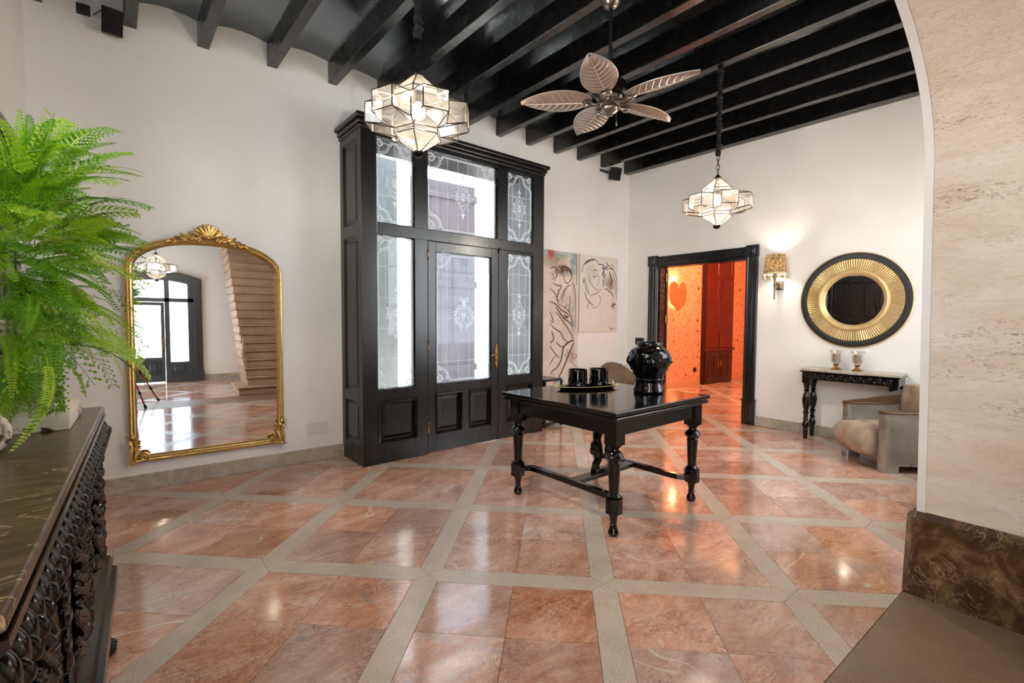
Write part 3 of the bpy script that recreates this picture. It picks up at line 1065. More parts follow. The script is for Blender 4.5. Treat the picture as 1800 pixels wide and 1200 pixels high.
# door leaf
def leaf(name, x0, x1, gx0, gx1, gz0, gz1, panels, style, cols, rows):
    e = bpy.data.objects.new(name, None)
    e.empty_display_size = 0.05
    col.objects.link(e)
    e.parent = ves
    fr = MB()
    z0, z1 = 0.012, 2.348
    fr.box(x0, gx0, 0.006, 0.066, z0, z1)
    fr.box(gx1, x1, 0.006, 0.066, z0, z1)
    fr.box(gx0, gx1, 0.006, 0.066, gz1, z1)
    fr.box(gx0, gx1, 0.006, 0.066, 0.665, gz0)
    fr.box(gx0, gx1, 0.006, 0.066, z0, 0.222)
    if len(panels) == 2:
        fr.box(panels[0][1], panels[1][0], 0.006, 0.066, 0.222, 0.665)
    fr.build('leaf_frame', 'black_wood', e, smooth=False, bevel=0.003)
    etch_pane(e, gx0, gx1, gz0, gz1, style, cols=cols, rows=rows, glass='glass_frost' if style == 'crest' else 'glass', corner=0.15)
    mould(e, gx0 - 0.004, gx1 + 0.004, gz0 - 0.004, gz1 + 0.004)
    for a, b in panels:
        field(e, a, b, 0.222, 0.665, 0.006)
    return e
dl = leaf('door_leaf', 2.452, 3.432, 2.55, 3.325, 0.775, 2.243, [(2.55, 2.89), (3.005, 3.325)], 'crest', 5, 6)
dr = leaf('fixed_leaf', 3.438, 4.005, 3.58, 4.003, 0.79, 2.325, [(3.58, 3.99)], 'diamond', 4, 6)
# brass handle on its long plate, hinges, bolt
pp = MB()
pts = [(0.022 * math.sin(PI * min(1, max(0.0, i / 16)) * 0.9 + 0.15) + (0.006 if i in (3, 13) else 0), 0.90 + 0.30 * i / 16) for i in range(17)]
poly = [(3.398 + a, z) for a, z in pts] + [(3.398 - a, z) for a, z in reversed(pts)]
pp.prism_y(poly, -0.004, 0.006)
for z in (0.935, 1.165):
    pp.ball((3.398, -0.004, z), (0.012, 0.004, 0.018))
pp.build('handle_plate', 'brass', dl)
MB().tube([(3.398, 0.0, 1.075), (3.398, -0.045, 1.075), (3.375, -0.055, 1.075), (3.33, -0.055, 1.072), (3.285, -0.052, 1.066)], [0.009, 0.009, 0.010, 0.009, 0.007], 10).ball((3.398, -0.008, 1.075), (0.02, 0.008, 0.02)).build('lever', 'brass', dl)
MB().tube([(3.398, 0.0, 1.005), (3.398, -0.02, 1.005)], 0.009, 10).build('key_barrel', 'brass', dl)
for z in (2.20, 1.21, 0.30):
    h = MB()
    h.lathe([(0.008, -0.055), (0.011, -0.05), (0.008, -0.045), (0.008, 0.045), (0.011, 0.05), (0.004, 0.06)], 10, Matrix.Translation((2.448, -0.004, z)))
    h.build('hinge', 'brass', dl)
bo = MB().box(3.40, 3.46, -0.012, 0.0, 2.345, 2.353)
bo.tube([(3.43, -0.008, 2.35), (3.43, -0.008, 2.30)], 0.006, 8).ball((3.43, -0.01, 2.362), 0.012)
bo.build('door_bolt', 'dark_metal', dr)

# brown timber gate across the forecourt
g = thing('timber_gate', 'mauve brown timber gate dimly seen through the etched door glass', 'gate', (4.40, 9.14, 0))
gm = simple('weathered_gate_wood', (104, 90, 94), 0.6, c2=(78, 72, 80), scale=4, stretch=(8, 8, 0.6))
for k in range(7):
    MB().box(k * 0.22, k * 0.22 + 0.215, 0, 0.05, 0.02, 4.45).build('gate_plank', gm, g, smooth=False)
for z in (0.35, 2.2, 4.1):
    MB().box(-0.03, 1.57, -0.04, 0.0, z, z + 0.14).build('gate_ledge', gm, g, smooth=False)

# ------------------------------------------------------------ doorway in the right wall: black casing
trim2 = struct_empty('trim_2', RW, ROT_R, 'fluted black casing round the doorway to the orange room')
CW = 0.155
def casing(x0, x1, z0, z1, vertical):
    mb = MB()
    wdt = (x1 - x0) if vertical else (z1 - z0)
    prof_ = [(0, 0.0), (0, -0.030), (0.012, -0.038), (0.03, -0.034), (0.036, -0.024), (0.062, -0.024), (0.068, -0.032), (wdt - 0.068, -0.032), (wdt - 0.062, -0.024), (wdt - 0.036, -0.024), (wdt - 0.03, -0.034), (wdt - 0.012, -0.038), (wdt, -0.030), (wdt, 0.0)]
    K = len(prof_)
    if vertical:
        vs_ = [(x0 + o, y, z0) for o, y in prof_] + [(x0 + o, y, z1) for o, y in prof_]
    else:
        vs_ = [(x0, y, z0 + o) for o, y in prof_] + [(x1, y, z0 + o) for o, y in prof_]
    fs = [(k, k + 1, K + k + 1, K + k) for k in range(K - 1)] + [tuple(range(K)), tuple(range(2 * K - 1, K - 1, -1))]
    return mb.add(vs_, fs)
for xa in (-T1 - CW + 0.006, -T0 - 0.006):
    casing(xa, xa + CW, 0.36, DH - 0.006, True).build('jamb_casing', 'black_wood', trim2, smooth=False)
    pb = MB()
    pb.box(xa - 0.012, xa + CW + 0.012, -0.055, 0, 0, 0.36)
    pb.box(xa - 0.02, xa + CW + 0.02, -0.065, 0, 0.345, 0.365)
    pb.frustum(xa + 0.02, xa + CW - 0.02, 0.05, 0.31, -0.055, 0.015, -0.066)
    pb.build('plinth_block', 'black_wood', trim2, smooth=False, bevel=0.004)
    cb = MB()
    za = DH - 0.006
    cb.box(xa - 0.008, xa + CW + 0.008, -0.05, 0, za, za + CW + 0.016)
    for i in (0.03, 0.055):
        cb.frustum(xa + i, xa + CW - i, za + i, za + CW + 0.008 - i, -0.05 - (0.008 if i > 0.04 else 0), 0.006, -0.06 - (0.008 if i > 0.04 else 0))
    cb.build('corner_block', 'black_wood', trim2, smooth=False, bevel=0.003)
casing(-T1 + 0.012, -T0 - 0.012, DH - 0.002, DH - 0.002 + CW - 0.006, False).build('head_casing', 'black_wood', trim2, smooth=False)
rv = MB()
rv.box(-T1, -T1 + 0.03, 0.02, 0.2, 0, DH)
rv.box(-T0 - 0.03, -T0, 0.0, 0.2, 0, DH)
rv.box(-T1, -T0, 0.0, 0.2, DH - 0.03, DH)
rv.build('reveal_lining', 'black_wood', trim2, smooth=False)

# slatted red shutter folded against the reveal
sh = thing('reveal_shutter', 'narrow strip of red slatted shutter folded inside the doorway', 'shutter', RW, ROT_R)
MAT['red_wood'] = simple('oxblood_painted_wood', (108, 11, 6), 0.32, c2=(86, 8, 5), scale=8, stretch=(4, 4, 0.5))
MAT['red_dark'] = simple('dark_red_lacquer', (58, 10, 7), 0.3, c2=(40, 7, 5), scale=6)
for k in range(26):
    MB().box(-T1 + 0.031, -T1 + 0.045, 0.03, 0.165, 0.03 + k * 0.09, 0.11 + k * 0.09).build('slat', 'red_dark', sh, smooth=False, bevel=0.004)
# dark door leaf swung open into the next room
dj = struct_empty('door_1', RW, ROT_R, 'edge of the dark door swung open into the orange room')
MB().box(-T1 - 0.62, -T1 + 0.05, 0.205, 0.25, 0.01, DH - 0.03).build('door_leaf', 'black_wood', dj, smooth=False, bevel=0.003)
for z in (2.22, 1.52, 0.36):
    MB().box(-T1 + 0.044, -T1 + 0.062, 0.175, 0.245, z - 0.06, z + 0.06).lathe([(0.012, -0.065), (0.012, 0.065)], 10, Matrix.Translation((-T1 + 0.058, 0.185, z))).build('hinge', 'brass', dj)

# ------------------------------------------------------------ the orange room beyond
def wallpaper():
    t = NT('peach_fan_wallpaper')
    co = t.geo()
    sep = t.new('ShaderNodeSeparateXYZ')
    t.link(co, sep.inputs[0])
    wx = t.math('MULTIPLY', t.math('SUBTRACT', t.noise(co, 2.2, 2, 0.5), 0.5), 0.5)
    wz = t.math('MULTIPLY', t.math('SUBTRACT', t.noise(co, 2.7, 2, 0.5), 0.5), 0.5)
    x, z = t.math('ADD', t.math('ADD', sep.outputs[0], sep.outputs[1]), wx), t.math('ADD', sep.outputs[2], wz)
    def fans(px, pz, ox, oz):
        gx = t.math('SUBTRACT', t.math('FRACT', t.math('DIVIDE', t.math('ADD', x, ox), px)), 0.5)
        gz = t.math('SUBTRACT', t.math('FRACT', t.math('DIVIDE', t.math('ADD', z, oz), pz)), 0.35)
        d = t.math('SQRT', t.math('ADD', t.math('MULTIPLY', gx, gx), t.math('MULTIPLY', t.math('MULTIPLY', gz, gz), (pz / px) ** 2)))
        return gx, gz, d
    c = lin((232, 160, 122))
    gx, gz, d = fans(0.40, 0.40, 0.0, 0.0)
    rings = t.math('SINE', t.math('MULTIPLY', d, 24.0))
    m1 = t.ramp(rings, [(0.45, (0, 0, 0, 1)), (0.9, (1, 1, 1, 1))])
    gx2, gz2, d2 = fans(0.40, 0.40, 0.20, 0.20)
    rings2 = t.math('SINE', t.math('MULTIPLY', d2, 24.0))
    m2 = t.ramp(rings2, [(0.45, (0, 0, 0, 1)), (0.9, (1, 1, 1, 1))])
    sel = t.math('LESS_THAN', d, d2)
    m = t.mix(sel, m2, m1)
    colr = t.mix(t.math('MULTIPLY', m, 0.55), c, lin((176, 90, 58)))
    mg = t.noise(co, 3.0, 4, 0.6)
    colr = t.mix(t.math('MULTIPLY', mg, 0.35), colr, lin((250, 196, 150)))
    gx3, gz3, d3 = fans(0.46, 0.31, 0.1, 0.07)
    fl_ = t.math('ADD', t.math('ABSOLUTE', t.math('MULTIPLY', gx3, 1.6)), t.math('ABSOLUTE', t.math('MULTIPLY', gz3, 0.8)))
    colr = t.mix(t.math('LESS_THAN', fl_, 0.085), colr, lin((70, 34, 26)))
    t.link(colr, t.b.inputs['Base Color'])
    t.set(Roughness=0.7)
    return t.m
MAT['wallpaper'] = wallpaper()
YN = 6.12
nw = MB()
nw.box(7.0, 13.0, YN, YN + 0.2, 0, 3.6)
nw.box(12.6, 12.8, 2.4, YN, 0, 3.6)
structure(nw.build('wall_next', 'wallpaper', smooth=False), 'peach patterned wallpaper in the room beyond the doorway')
structure(MB().box(7.3, 12.7, 2.4, 2.6, 0, 3.6).build('wall_next_side', 'plaster', smooth=False))
structure(MB().box(7.2, 12.8, 2.4, YN, 3.6, 3.7).build('ceiling_next', 'plaster', smooth=False))
bb = MB()
bb.box(7.3, 10.23, YN - 0.02, YN, 0, 0.13)
bb.box(11.53, 12.6, YN - 0.02, YN, 0, 0.13)
structure(bb.build('baseboard_next', simple('peach_baseboard', (214, 158, 124), 0.4), smooth=False))
# tall red cabinet
cab = thing('tall_cabinet', 'tall glossy red cabinet with dark lower doors in the wallpapered room', 'cabinet', (10.25, 6.0, 0))
MB().box(0.0, 1.26, 0.02, 0.115, 0, 3.3).build('carcass', 'red_dark', cab, smooth=False)
MB().box(-0.02, 1.28, -0.03, 0.02, 0.78, 0.84).build('counter_ledge', 'red_wood', cab, smooth=False, bevel=0.004)
for s in (0, 1):
    x0 = 0.02 + s * 0.61
    d = bpy.data.objects.new('upper_door', None); col.objects.link(d); d.parent = cab
    f = MB()
    f.box(x0, x0 + 0.6, 0.0, 0.02, 0.86, 3.28)
    f.build('door_panel', 'red_wood', d, smooth=False, bevel=0.003)
    for z0, z1 in ((1.18, 1.80), (1.92, 2.46), (2.56, 3.1)):
        q = MB()
        q.sweep([(x0 + 0.12, z0), (x0 + 0.48, z0), (x0 + 0.48, z1), (x0 + 0.12, z1)], [(-0.02, 0.0), (-0.014, -0.016), (0.004, -0.016), (0.016, -0.002), (0.02, 0.0)])
        q.build('raised_moulding', 'red_wood', d, smooth=False)
    MB().box(x0 + (0.54 if s == 0 else 0.0), x0 + (0.62 if s == 0 else 0.06), -0.02, -0.008, 2.10, 2.13).ball((x0 + (0.57 if s == 0 else 0.03), -0.02, 2.115), 0.016).build('knob', 'brass', d)
    e = bpy.data.objects.new('lower_door', None); col.objects.link(e); e.parent = cab
    MB().box(x0, x0 + 0.6, 0.0, 0.02, 0.05, 0.77).build('door_panel', 'red_dark', e, smooth=False, bevel=0.003)
    for k in range(2):
        MB().frustum(x0 + 0.07 + k * 0.26, x0 + 0.27 + k * 0.26, 0.13, 0.70, 0.0, 0.03, -0.018).build('raised_field', 'red_dark', e, smooth=False)
    MB().box(x0 + (0.52 if s == 0 else 0.02), x0 + (0.57 if s == 0 else 0.07), -0.014, 0.0, 0.38, 0.56).ball((x0 + (0.545 if s == 0 else 0.045), -0.02, 0.44), (0.02, 0.012, 0.03)).build('latch_plate', 'brass', e)
for z0, z1 in ((2.9, 3.25), (0.88, 1.2)):
    MB().box(0.61, 0.645, -0.03, -0.008, z0, z1).build('long_bolt', 'brass', cab, smooth=False)
# leaf shaped wall lamp
MAT['lamp_leaf'] = simple('terracotta_lamp_leaf', (206, 122, 74), 0.5, c2=(186, 100, 58), scale=5)
la = thing('leaf_wall_lamp', 'terracotta butterfly shaped wall lamp glowing on the peach wallpaper', 'wall lamp', (9.12, 6.11, 2.08))
sh_ = []
for a, r in ((95, .07), (80, .20), (60, .30), (35, .36), (10, .34), (-15, .33), (-40, .36), (-65, .32), (-85, .38)):
    sh_.append((r * math.cos(math.radians(a)) * 0.95, r * math.sin(math.radians(a))))
mir = [(-x, z) for x, z in reversed(sh_)]
lp_ = MB()
ol = sh_ + mir
no = len(ol)
lp_.add([(0, -0.15, -0.05)] + [(x, -0.125 + 0.03 * abs(x), z) for x, z in ol] + [(x, -0.117 + 0.03 * abs(x), z) for x, z in ol] + [(0, -0.14, -0.05)],
        [(0, 1 + k, 1 + (k + 1) % no) for k in range(no)] + [(2 * no + 1, no + 1 + (k + 1) % no, no + 1 + k) for k in range(no)] + [(1 + k, no + 1 + k, no + 1 + (k + 1) % no, 1 + (k + 1) % no) for k in range(no)])
lp_.build('leaf_shade', 'lamp_leaf', la)
MB().tube([(0, -0.12, 0), (0, 0.0, 0)], 0.02, 8).build('bracket', 'brass', la)
MB().ball((0, -0.06, 0.08), 0.03).build('bulb', emit('amber_bulb', (255, 190, 110), 20), la)
light('leaf_lamp_glow', 'POINT', (0, -0.06, 0.30), 3, (1.0, 0.62, 0.30), 0.05, la)
light('leaf_lamp_glow', 'POINT', (0, -0.06, -0.20), 1.5, (1.0, 0.62, 0.30), 0.05, la)
tag(MB().box(-0.06, 0.06, -0.012, 0, -0.05, 0.05).build('wall_outlet', 'black_plastic', None, (10.02, YN, 0.36), smooth=False, bevel=0.004), 'black outlet plate low on the peach wallpaper', 'outlet')
# ceiling lamp of that room (above the door head, out of sight)
rl = thing('orange_ceiling_lamp', 'amber glass ceiling lamp of the wallpapered room', 'ceiling lamp', (9.6, 4.4, 3.6))
MB().lathe([(0.06, 0), (0.07, -0.03), (0.05, -0.04)], 16).build('rose', 'brass', rl)
MB().lathe([(0.05, -0.04), (0.14, -0.07), (0.16, -0.12), (0.10, -0.18), (0.01, -0.20)], 20).build('globe', emit('amber_glass', (255, 150, 70), 6), rl)
light('orange_lamp_glow', 'POINT', (0, 0, -0.34), 46, (1.0, 0.56, 0.30), 0.12, rl)

# ------------------------------------------------------------ panelled door on the left wall (shows in the round mirror)
dd = struct_empty('door_2', (-0.69, 2.84, 0), PI / 2, 'black panelled door on the left wall, reflected in the round mirror')
# local x along +Y of the wall, -y into the room
MB().box(0.0, 1.32, -0.05, 0.0, 0.0, 2.56).build('leaf_ground', 'black_wood', dd, smooth=False)
for k in range(4):
    x0 = 0.05 + k * 0.315
    for z0, z1 in ((0.12, 0.85), (0.95, 1.48), (1.60, 2.48)):
        q = MB()
        q.frustum(x0, x0 + 0.27, z0, z1, -0.05, 0.03, -0.072)
        q.build('raised_field', 'black_wood', dd, smooth=False)
for xa in (-0.10, 1.32):
    MB().box(xa, xa + 0.10, -0.07, 0, 0, 2.56).build('casing', 'black_wood', dd, smooth=False, bevel=0.005)
MB().box(-0.10, 1.42, -0.07, 0, 2.56, 2.65).build('casing', 'black_wood', dd, smooth=False, bevel=0.005)
hp = MB().box(0.645, 0.685, -0.078, -0.05, 1.22, 1.48)
hp.tube([(0.665, -0.07, 1.38), (0.665, -0.12, 1.38), (0.765, -0.125, 1.38)], 0.009, 8)
hp.build('door_handle', 'brass', dd)

# ------------------------------------------------------------ arched entrance of the hall
d3 = struct_empty('door_3', (0, YB, 0), 0, 'grey arched glazed entrance door seen in the gilt mirror')
gp = 'charcoal_paint'
x0, x1 = CX3 - HW3, CX3 + HW3
for xa, xb in ((x0 - 0.02, x0 + 0.14), (x1 - 0.14, x1 + 0.02)):
    q = MB()
    q.box(xa, xb, -0.05, 0.06, 0.22, w3z(xa if xa < CX3 else xb) + 0.06)
    q.box(xa - 0.02, xb + 0.02, -0.05, 0.08, 0, 0.24)
    for k in range(3):
        q.box(xa + 0.025 + k * 0.04, xa + 0.05 + k * 0.04, 0.06, 0.075, 0.26, w3z(x1) - 0.02)
    q.build('pilaster', gp, d3, smooth=False, bevel=0.004)
hd = MB()
for k in range(12):
    xa, xb = x0 + (x1 - x0) * k / 12, x0 + (x1 - x0) * (k + 1) / 12
    hd.prism_y([(xa, w3z(xa) - 0.16), (xb, w3z(xb) - 0.16), (xb, w3z(xb) + 0.05), (xa, w3z(xa) + 0.05)], -0.05, 0.05)
    hd.prism_y([(xa, w3z(xa)), (xb, w3z(xb)), (xb, w3z(xb) + 0.06), (xa, w3z(xa) + 0.06)], 0.05, 0.09)
hd.build('arched_head', gp, d3, smooth=False)
fr = MB()
fr.box(x0 + 0.14, x1 - 0.14, -0.03, 0.03, 1.86, 1.95)
for xa, xb in ((0.33, 0.425), (-0.46, -0.40)):
    fr.box(xa, xb, -0.03, 0.03, 0, 2.40)
fr.box(0.775, x1 - 0.14, -0.03, 0.03, 0, 2.3)
fr.box(0.425, 0.775, -0.03, 0.03, 0, 0.47)
fr.build('mullion_frame', gp, d3, smooth=False, bevel=0.004)
lf = MB()
lf.box(-0.40, -0.30, -0.03, 0.02, 0.02, 1.85)
lf.box(0.258, 0.325, -0.03, 0.02, 0.02, 1.85)
lf.box(-0.30, 0.258, -0.03, 0.02, 1.78, 1.85)
lf.box(-0.30, 0.258, -0.03, 0.02, 0.02, 0.585)
lf.build('door_leaf', gp, d3, smooth=False, bevel=0.003)
for xa, xb, z0, z1 in ((-0.28, -0.06, 0.22, 0.49), (-0.01, 0.21, 0.22, 0.49), (0.45, 0.74, 0.19, 0.43)):
    q = MB()
    q.sweep([(xb, z0), (xa, z0), (xa, z1), (xb, z1)], [(-0.012, 0.03), (-0.004, 0.042), (0.012, 0.042), (0.02, 0.03)])
    q.frustum(xa + 0.03, xb - 0.03, z0 + 0.03, z1 - 0.03, 0.028, 0.02, 0.042)
    q.build('raised_panel', gp, d3, smooth=False)
MB().box(-0.30, 0.258, -0.004, 0.0, 0.585, 1.78).build('leaf_glass', 'glass', d3, smooth=False)
MB().box(0.425, 0.775, -0.004, 0.0, 0.47, 1.86).build('side_glass', 'glass_frost', d3, smooth=False)
MB().box(0.425, 0.775, -0.004, 0.0, 1.95, 2.30).build('transom_glass', 'glass_frost', d3, smooth=False)
MB().box(-0.40, 0.33, -0.004, 0.0, 1.95, 2.37).build('transom_glass', 'glass', d3, smooth=False)
em = MB()
em.ribbon([(0.6 + 0.08 * math.cos(a * PI / 10), 1.15 + 0.15 * math.sin(a * PI / 10)) for a in range(20)], 0.012, 0.001, 0.003, closed=True)
em.ribbon([(0.6 + 0.07 * math.cos(a * PI / 10), 2.13 + 0.08 * math.sin(a * PI / 10)) for a in range(20)], 0.012, 0.001, 0.003, closed=True)
for z0, z1 in ((0.50, 1.83), (1.97, 2.27)):
    em.ribbon([(0.45, z0 + 0.03), (0.75, z0 + 0.03), (0.75, z1 - 0.03), (0.45, z1 - 0.03)], 0.012, 0.001, 0.003, closed=True)
em.build('etched_lines', 'etch', d3, smooth=False)
MB().box(0.275, 0.305, 0.02, 0.032, 0.78, 1.02).tube([(0.29, 0.03, 0.93), (0.29, 0.07, 0.93), (0.20, 0.075, 0.93)], 0.009, 8).build('door_handle', 'brass', d3)

# ------------------------------------------------------------ glass lantern pendants
def ring6(r, z, off_=0.0, n=6):
    return [Vector((r * math.cos(off_ + 2 * PI * k / n), r * math.sin(off_ + 2 * PI * k / n), z)) for k in range(n)]
apex = ring6(0.028, 0.250)
roof = ring6(0.155, 0.130)
roofb = ring6(0.155, 0.095)
lowt = ring6(0.150, -0.100)
lowb = ring6(0.150, -0.130)
tip = ring6(0.026, -0.215)
DV = PI / 6
lobes_panes = []
VALT, VALB, OUTT, OUTB = [], [], [], []
for k in range(6):
    a = 2 * PI * k / 6
    VALT.append(Vector((0.222 * math.cos(a), 0.222 * math.sin(a), 0.055)))
    VALB.append(Vector((0.222 * math.cos(a), 0.222 * math.sin(a), -0.088)))
    m = a + DV
    o, wd = 0.312, 0.078
    d, s = Vector((math.cos(m), math.sin(m), 0)), Vector((-math.sin(m), math.cos(m), 0))
    OUTT.append((d * o - s * wd + Vector((0, 0, 0.055)), d * o + s * wd + Vector((0, 0, 0.055))))
    OUTB.append((d * o - s * wd + Vector((0, 0, -0.066)), d * o + s * wd + Vector((0, 0, -0.066))))
PANES, EDGES = [], []
for k in range(6):
    j = (k + 1) % 6
    PANES += [(apex[k], apex[j], roof[j], roof[k]), (roof[k], roof[j], roofb[j], roofb[k])]
    a, b = OUTT[k]
    c_, d_ = OUTB[k]
    PANES += [(a, b, d_, c_), (VALT[k], a, c_, VALB[k]), (b, VALT[j], VALB[j], d_)]
    PANES += [(roofb[k], roofb[j], b, a), (roofb[k], a, VALT[k]), (roofb[j], VALT[j], b)]
    PANES += [(c_, d_, lowt[j], lowt[k]), (VALB[k], c_, lowt[k]), (d_, VALB[j], lowt[j])]
    PANES += [(lowt[k], lowt[j], lowb[j], lowb[k]), (lowb[k], lowb[j], tip[j], tip[k])]
seen = set()
for p in PANES:
    for i in range(len(p)):
        q, r = p[i], p[(i + 1) % len(p)]
        key = tuple(sorted((tuple(round(c, 4) for c in q), tuple(round(c, 4) for c in r))))
        if key not in seen:
            seen.add(key)
            EDGES.append((q, r))
pane_meshes = []
for p in PANES:
    cen = sum(p, Vector((0, 0, 0))) / len(p)
    q = [cen + (v - cen) * 0.985 for v in p]
    nr = (q[1] - q[0]).cross(q[2] - q[0]).normalized() * 0.0012
    mb = MB()
    n_ = len(q)
    mb.add([v + nr for v in q] + [v - nr for v in q], [tuple(range(n_)), tuple(range(2 * n_ - 1, n_ - 1, -1))])
    pane_meshes.append(mb.mesh('glass_pane', 'lantern_glass', False))
def make_pendant(label, loc, ztop, covered, energy, rot=0.0):
    t = thing('glass_lantern', label, 'pendant lamp', loc, rot, 'faceted glass lanterns')
    for me in pane_meshes:
        inst('glass_pane', me, t)
    f = MB()
    for q, r in EDGES:
        f.tube([q, r], 0.0036, 4)
    f.build('metal_edging', 'lantern_metal', t, smooth=False)
    fin = MB()
    fin.lathe([(0.020, -0.210), (0.032, -0.220), (0.034, -0.233), (0.024, -0.248), (0.010, -0.254)], 16)
    for k in range(10):
        a = 2 * PI * k / 10
        fin.ball((0.031 * math.cos(a), 0.031 * math.sin(a), -0.227), (0.006, 0.006, 0.012), 6, 4)
    fin.build('finial', 'dark_metal', t)
    MB().lathe([(0.034, 0.243), (0.036, 0.252), (0.022, 0.268), (0.010, 0.280), (0.008, 0.29)], 16).build('cap', 'dark_metal', t)
    # ring and chain links
    z = 0.312
    links = []
    for k in range(4):
        mb = MB()
        pts = []
        for i in range(14):
            a = 2 * PI * i / 14
            x, zz = 0.013 * math.cos(a), (0.030 if k else 0.026) * math.sin(a)
            pts.append((x, 0, zz) if k % 2 == 0 else (0, x, zz))
        mb.tube(pts, 0.0036, 6, closed=True)
        mb.build('chain_link', 'dark_metal', t, (0, 0, z + k * 0.046))
    z0 = z + 3 * 0.046 + 0.02
    # gathered black cloth sleeve over the chain
    sl = MB()
    N = int((ztop - z0) / 0.012)
    pr = []
    for i in range(N + 1):
        s = i / N
        pr.append((0.016 + covered * (0.010 * abs(math.sin(i * 0.9)) + 0.006 * math.sin(i * 2.3 + 1)) + 0.004 * math.sin(i * 0.31), z0 + (ztop - z0) * s))
    n_ = 12
    vs_, fs = [], []
    for i, (r, zz) in enumerate(pr):
        for k in range(n_):
            a = 2 * PI * k / n_
            rr = r * (1 + 0.16 * math.sin(3 * a + i * 0.8) + 0.08 * math.sin(5 * a - i * 1.3))
            vs_.append((rr * math.cos(a) + 0.004 * math.sin(i * 0.5), rr * math.sin(a) + 0.004 * math.cos(i * 0.43), zz))
    for i in range(len(pr) - 1):
        for k in range(n_):
            k2 = (k + 1) % n_
            fs.append((i * n_ + k, i * n_ + k2, (i + 1) * n_ + k2, (i + 1) * n_ + k))
    sl.add(vs_, fs)
    sl.build('cord_sleeve', 'black_cloth', t)
    MB().lathe([(0.065, ztop), (0.062, ztop - 0.02), (0.03, ztop - 0.04), (0.016, ztop - 0.045)], 20).build('ceiling_rose', 'black_plastic', t)
    MB().lathe([(0.018, 0.20), (0.018, 0.09), (0.014, 0.085)], 14).build('socket', 'dark_metal', t)
    MB().lathe([(0.012, 0.088), (0.022, 0.065), (0.032, 0.03), (0.030, 0.0), (0.018, -0.018), (0.004, -0.024)], 16).build('bulb', 'bulb', t)
    light('lantern_glow', 'POINT', (0, 0, 0.02), energy, (1.0, 0.93, 0.82), 0.05, t)
    return t
make_pendant('large faceted glass lantern hanging before the black vestibule', (1.39, 2.795, 2.775), 4.16 - 2.775, 1.0, 60, 0.92)
make_pendant('faceted glass lantern hanging right of the ceiling fan before the white wall', (4.58, 2.59, 2.675), 4.05 - 2.675, 1.0, 60, 0.35)
make_pendant('faceted glass lantern seen only in the gilt mirror', (0.165, -0.65, 2.42), 4.1 - 2.42, 1.0, 40, 0.2)
hb = MB().box(-1.7, 3.4, -3.2, -0.02, 4.1, 4.35).build('ceiling_hall', 'beam', smooth=False)
structure(hb, 'dark ceiling over the stair hall')

# ------------------------------------------------------------ ceiling fan
fan = thing('ceiling_fan', 'pewter ceiling fan with five carved leaf shaped blades', 'ceiling fan', (2.90, 2.545, 3.20))
ZC = 3.973 - 3.20
MB().lathe([(0.075, ZC), (0.072, ZC - 0.03), (0.045, ZC - 0.065), (0.022, ZC - 0.075)], 24).build('canopy', 'steel', fan)
MB().lathe([(0.014, ZC - 0.07), (0.014, 0.16)], 14).build('down_rod', 'black_plastic', fan)
MB().lathe([(0.02, 0.18), (0.045, 0.165), (0.06, 0.14), (0.125, 0.125), (0.135, 0.10), (0.135, 0.055), (0.115, 0.035), (0.095, 0.03)], 32).build('motor_housing', 'dark_metal', fan)
MB().lathe([(0.095, 0.032), (0.10, 0.02), (0.09, 0.0), (0.078, -0.005), (0.078, -0.03), (0.06, -0.04)], 32).build('flywheel', 'steel', fan)
MB().lathe([(0.060, -0.035), (0.068, -0.045), (0.068, -0.07), (0.056, -0.085), (0.035, -0.098), (0.030, -0.108), (0.008, -0.112)], 28).build('switch_housing', 'steel', fan)
MB().tube([(0.045, -0.03, -0.09), (0.046, -0.031, -0.15)], 0.0015, 5).lathe([(0.003, 0.012), (0.007, 0.0), (0.006, -0.022), (0.002, -0.03)], 8, Matrix.Translation((0.046, -0.031, -0.16))).build('pull_chain', 'steel', fan)
def blade_mesh():
    mb = MB()
    L, W = 0.55, 0.125
    N, K = 26, 8
    vs_, fs = [], []
    for side in (0, 1):
        for i in range(N + 1):
            s = i / N
            hw = W * (math.sin(PI * min(1, s * 0.97 + 0.03) ** 0.85) ** 0.72)
            hw = max(hw, 0.010)
            for k in range(K + 1):
                q = 2 * k / K - 1
                cup = 0.020 * (q * q) - 0.012
                vs_.append((0.14 + L * s, q * hw, cup + (0.006 if side else 0)))
    n1 = (N + 1) * (K + 1)
    for i in range(N):
        for k in range(K):
            a = i * (K + 1) + k
            fs.append((a, a + K + 1, a + K + 2, a + 1)[::-1])
            b = n1 + a
            fs.append((b, b + K + 1, b + K + 2, b + 1))
    for i in range(N):
        for k in (0, K):
            a = i * (K + 1) + k
            q = (a, a + K + 1, n1 + a + K + 1, n1 + a)
            fs.append(q if k == 0 else q[::-1])
    mb.add(vs_, fs)
    return mb
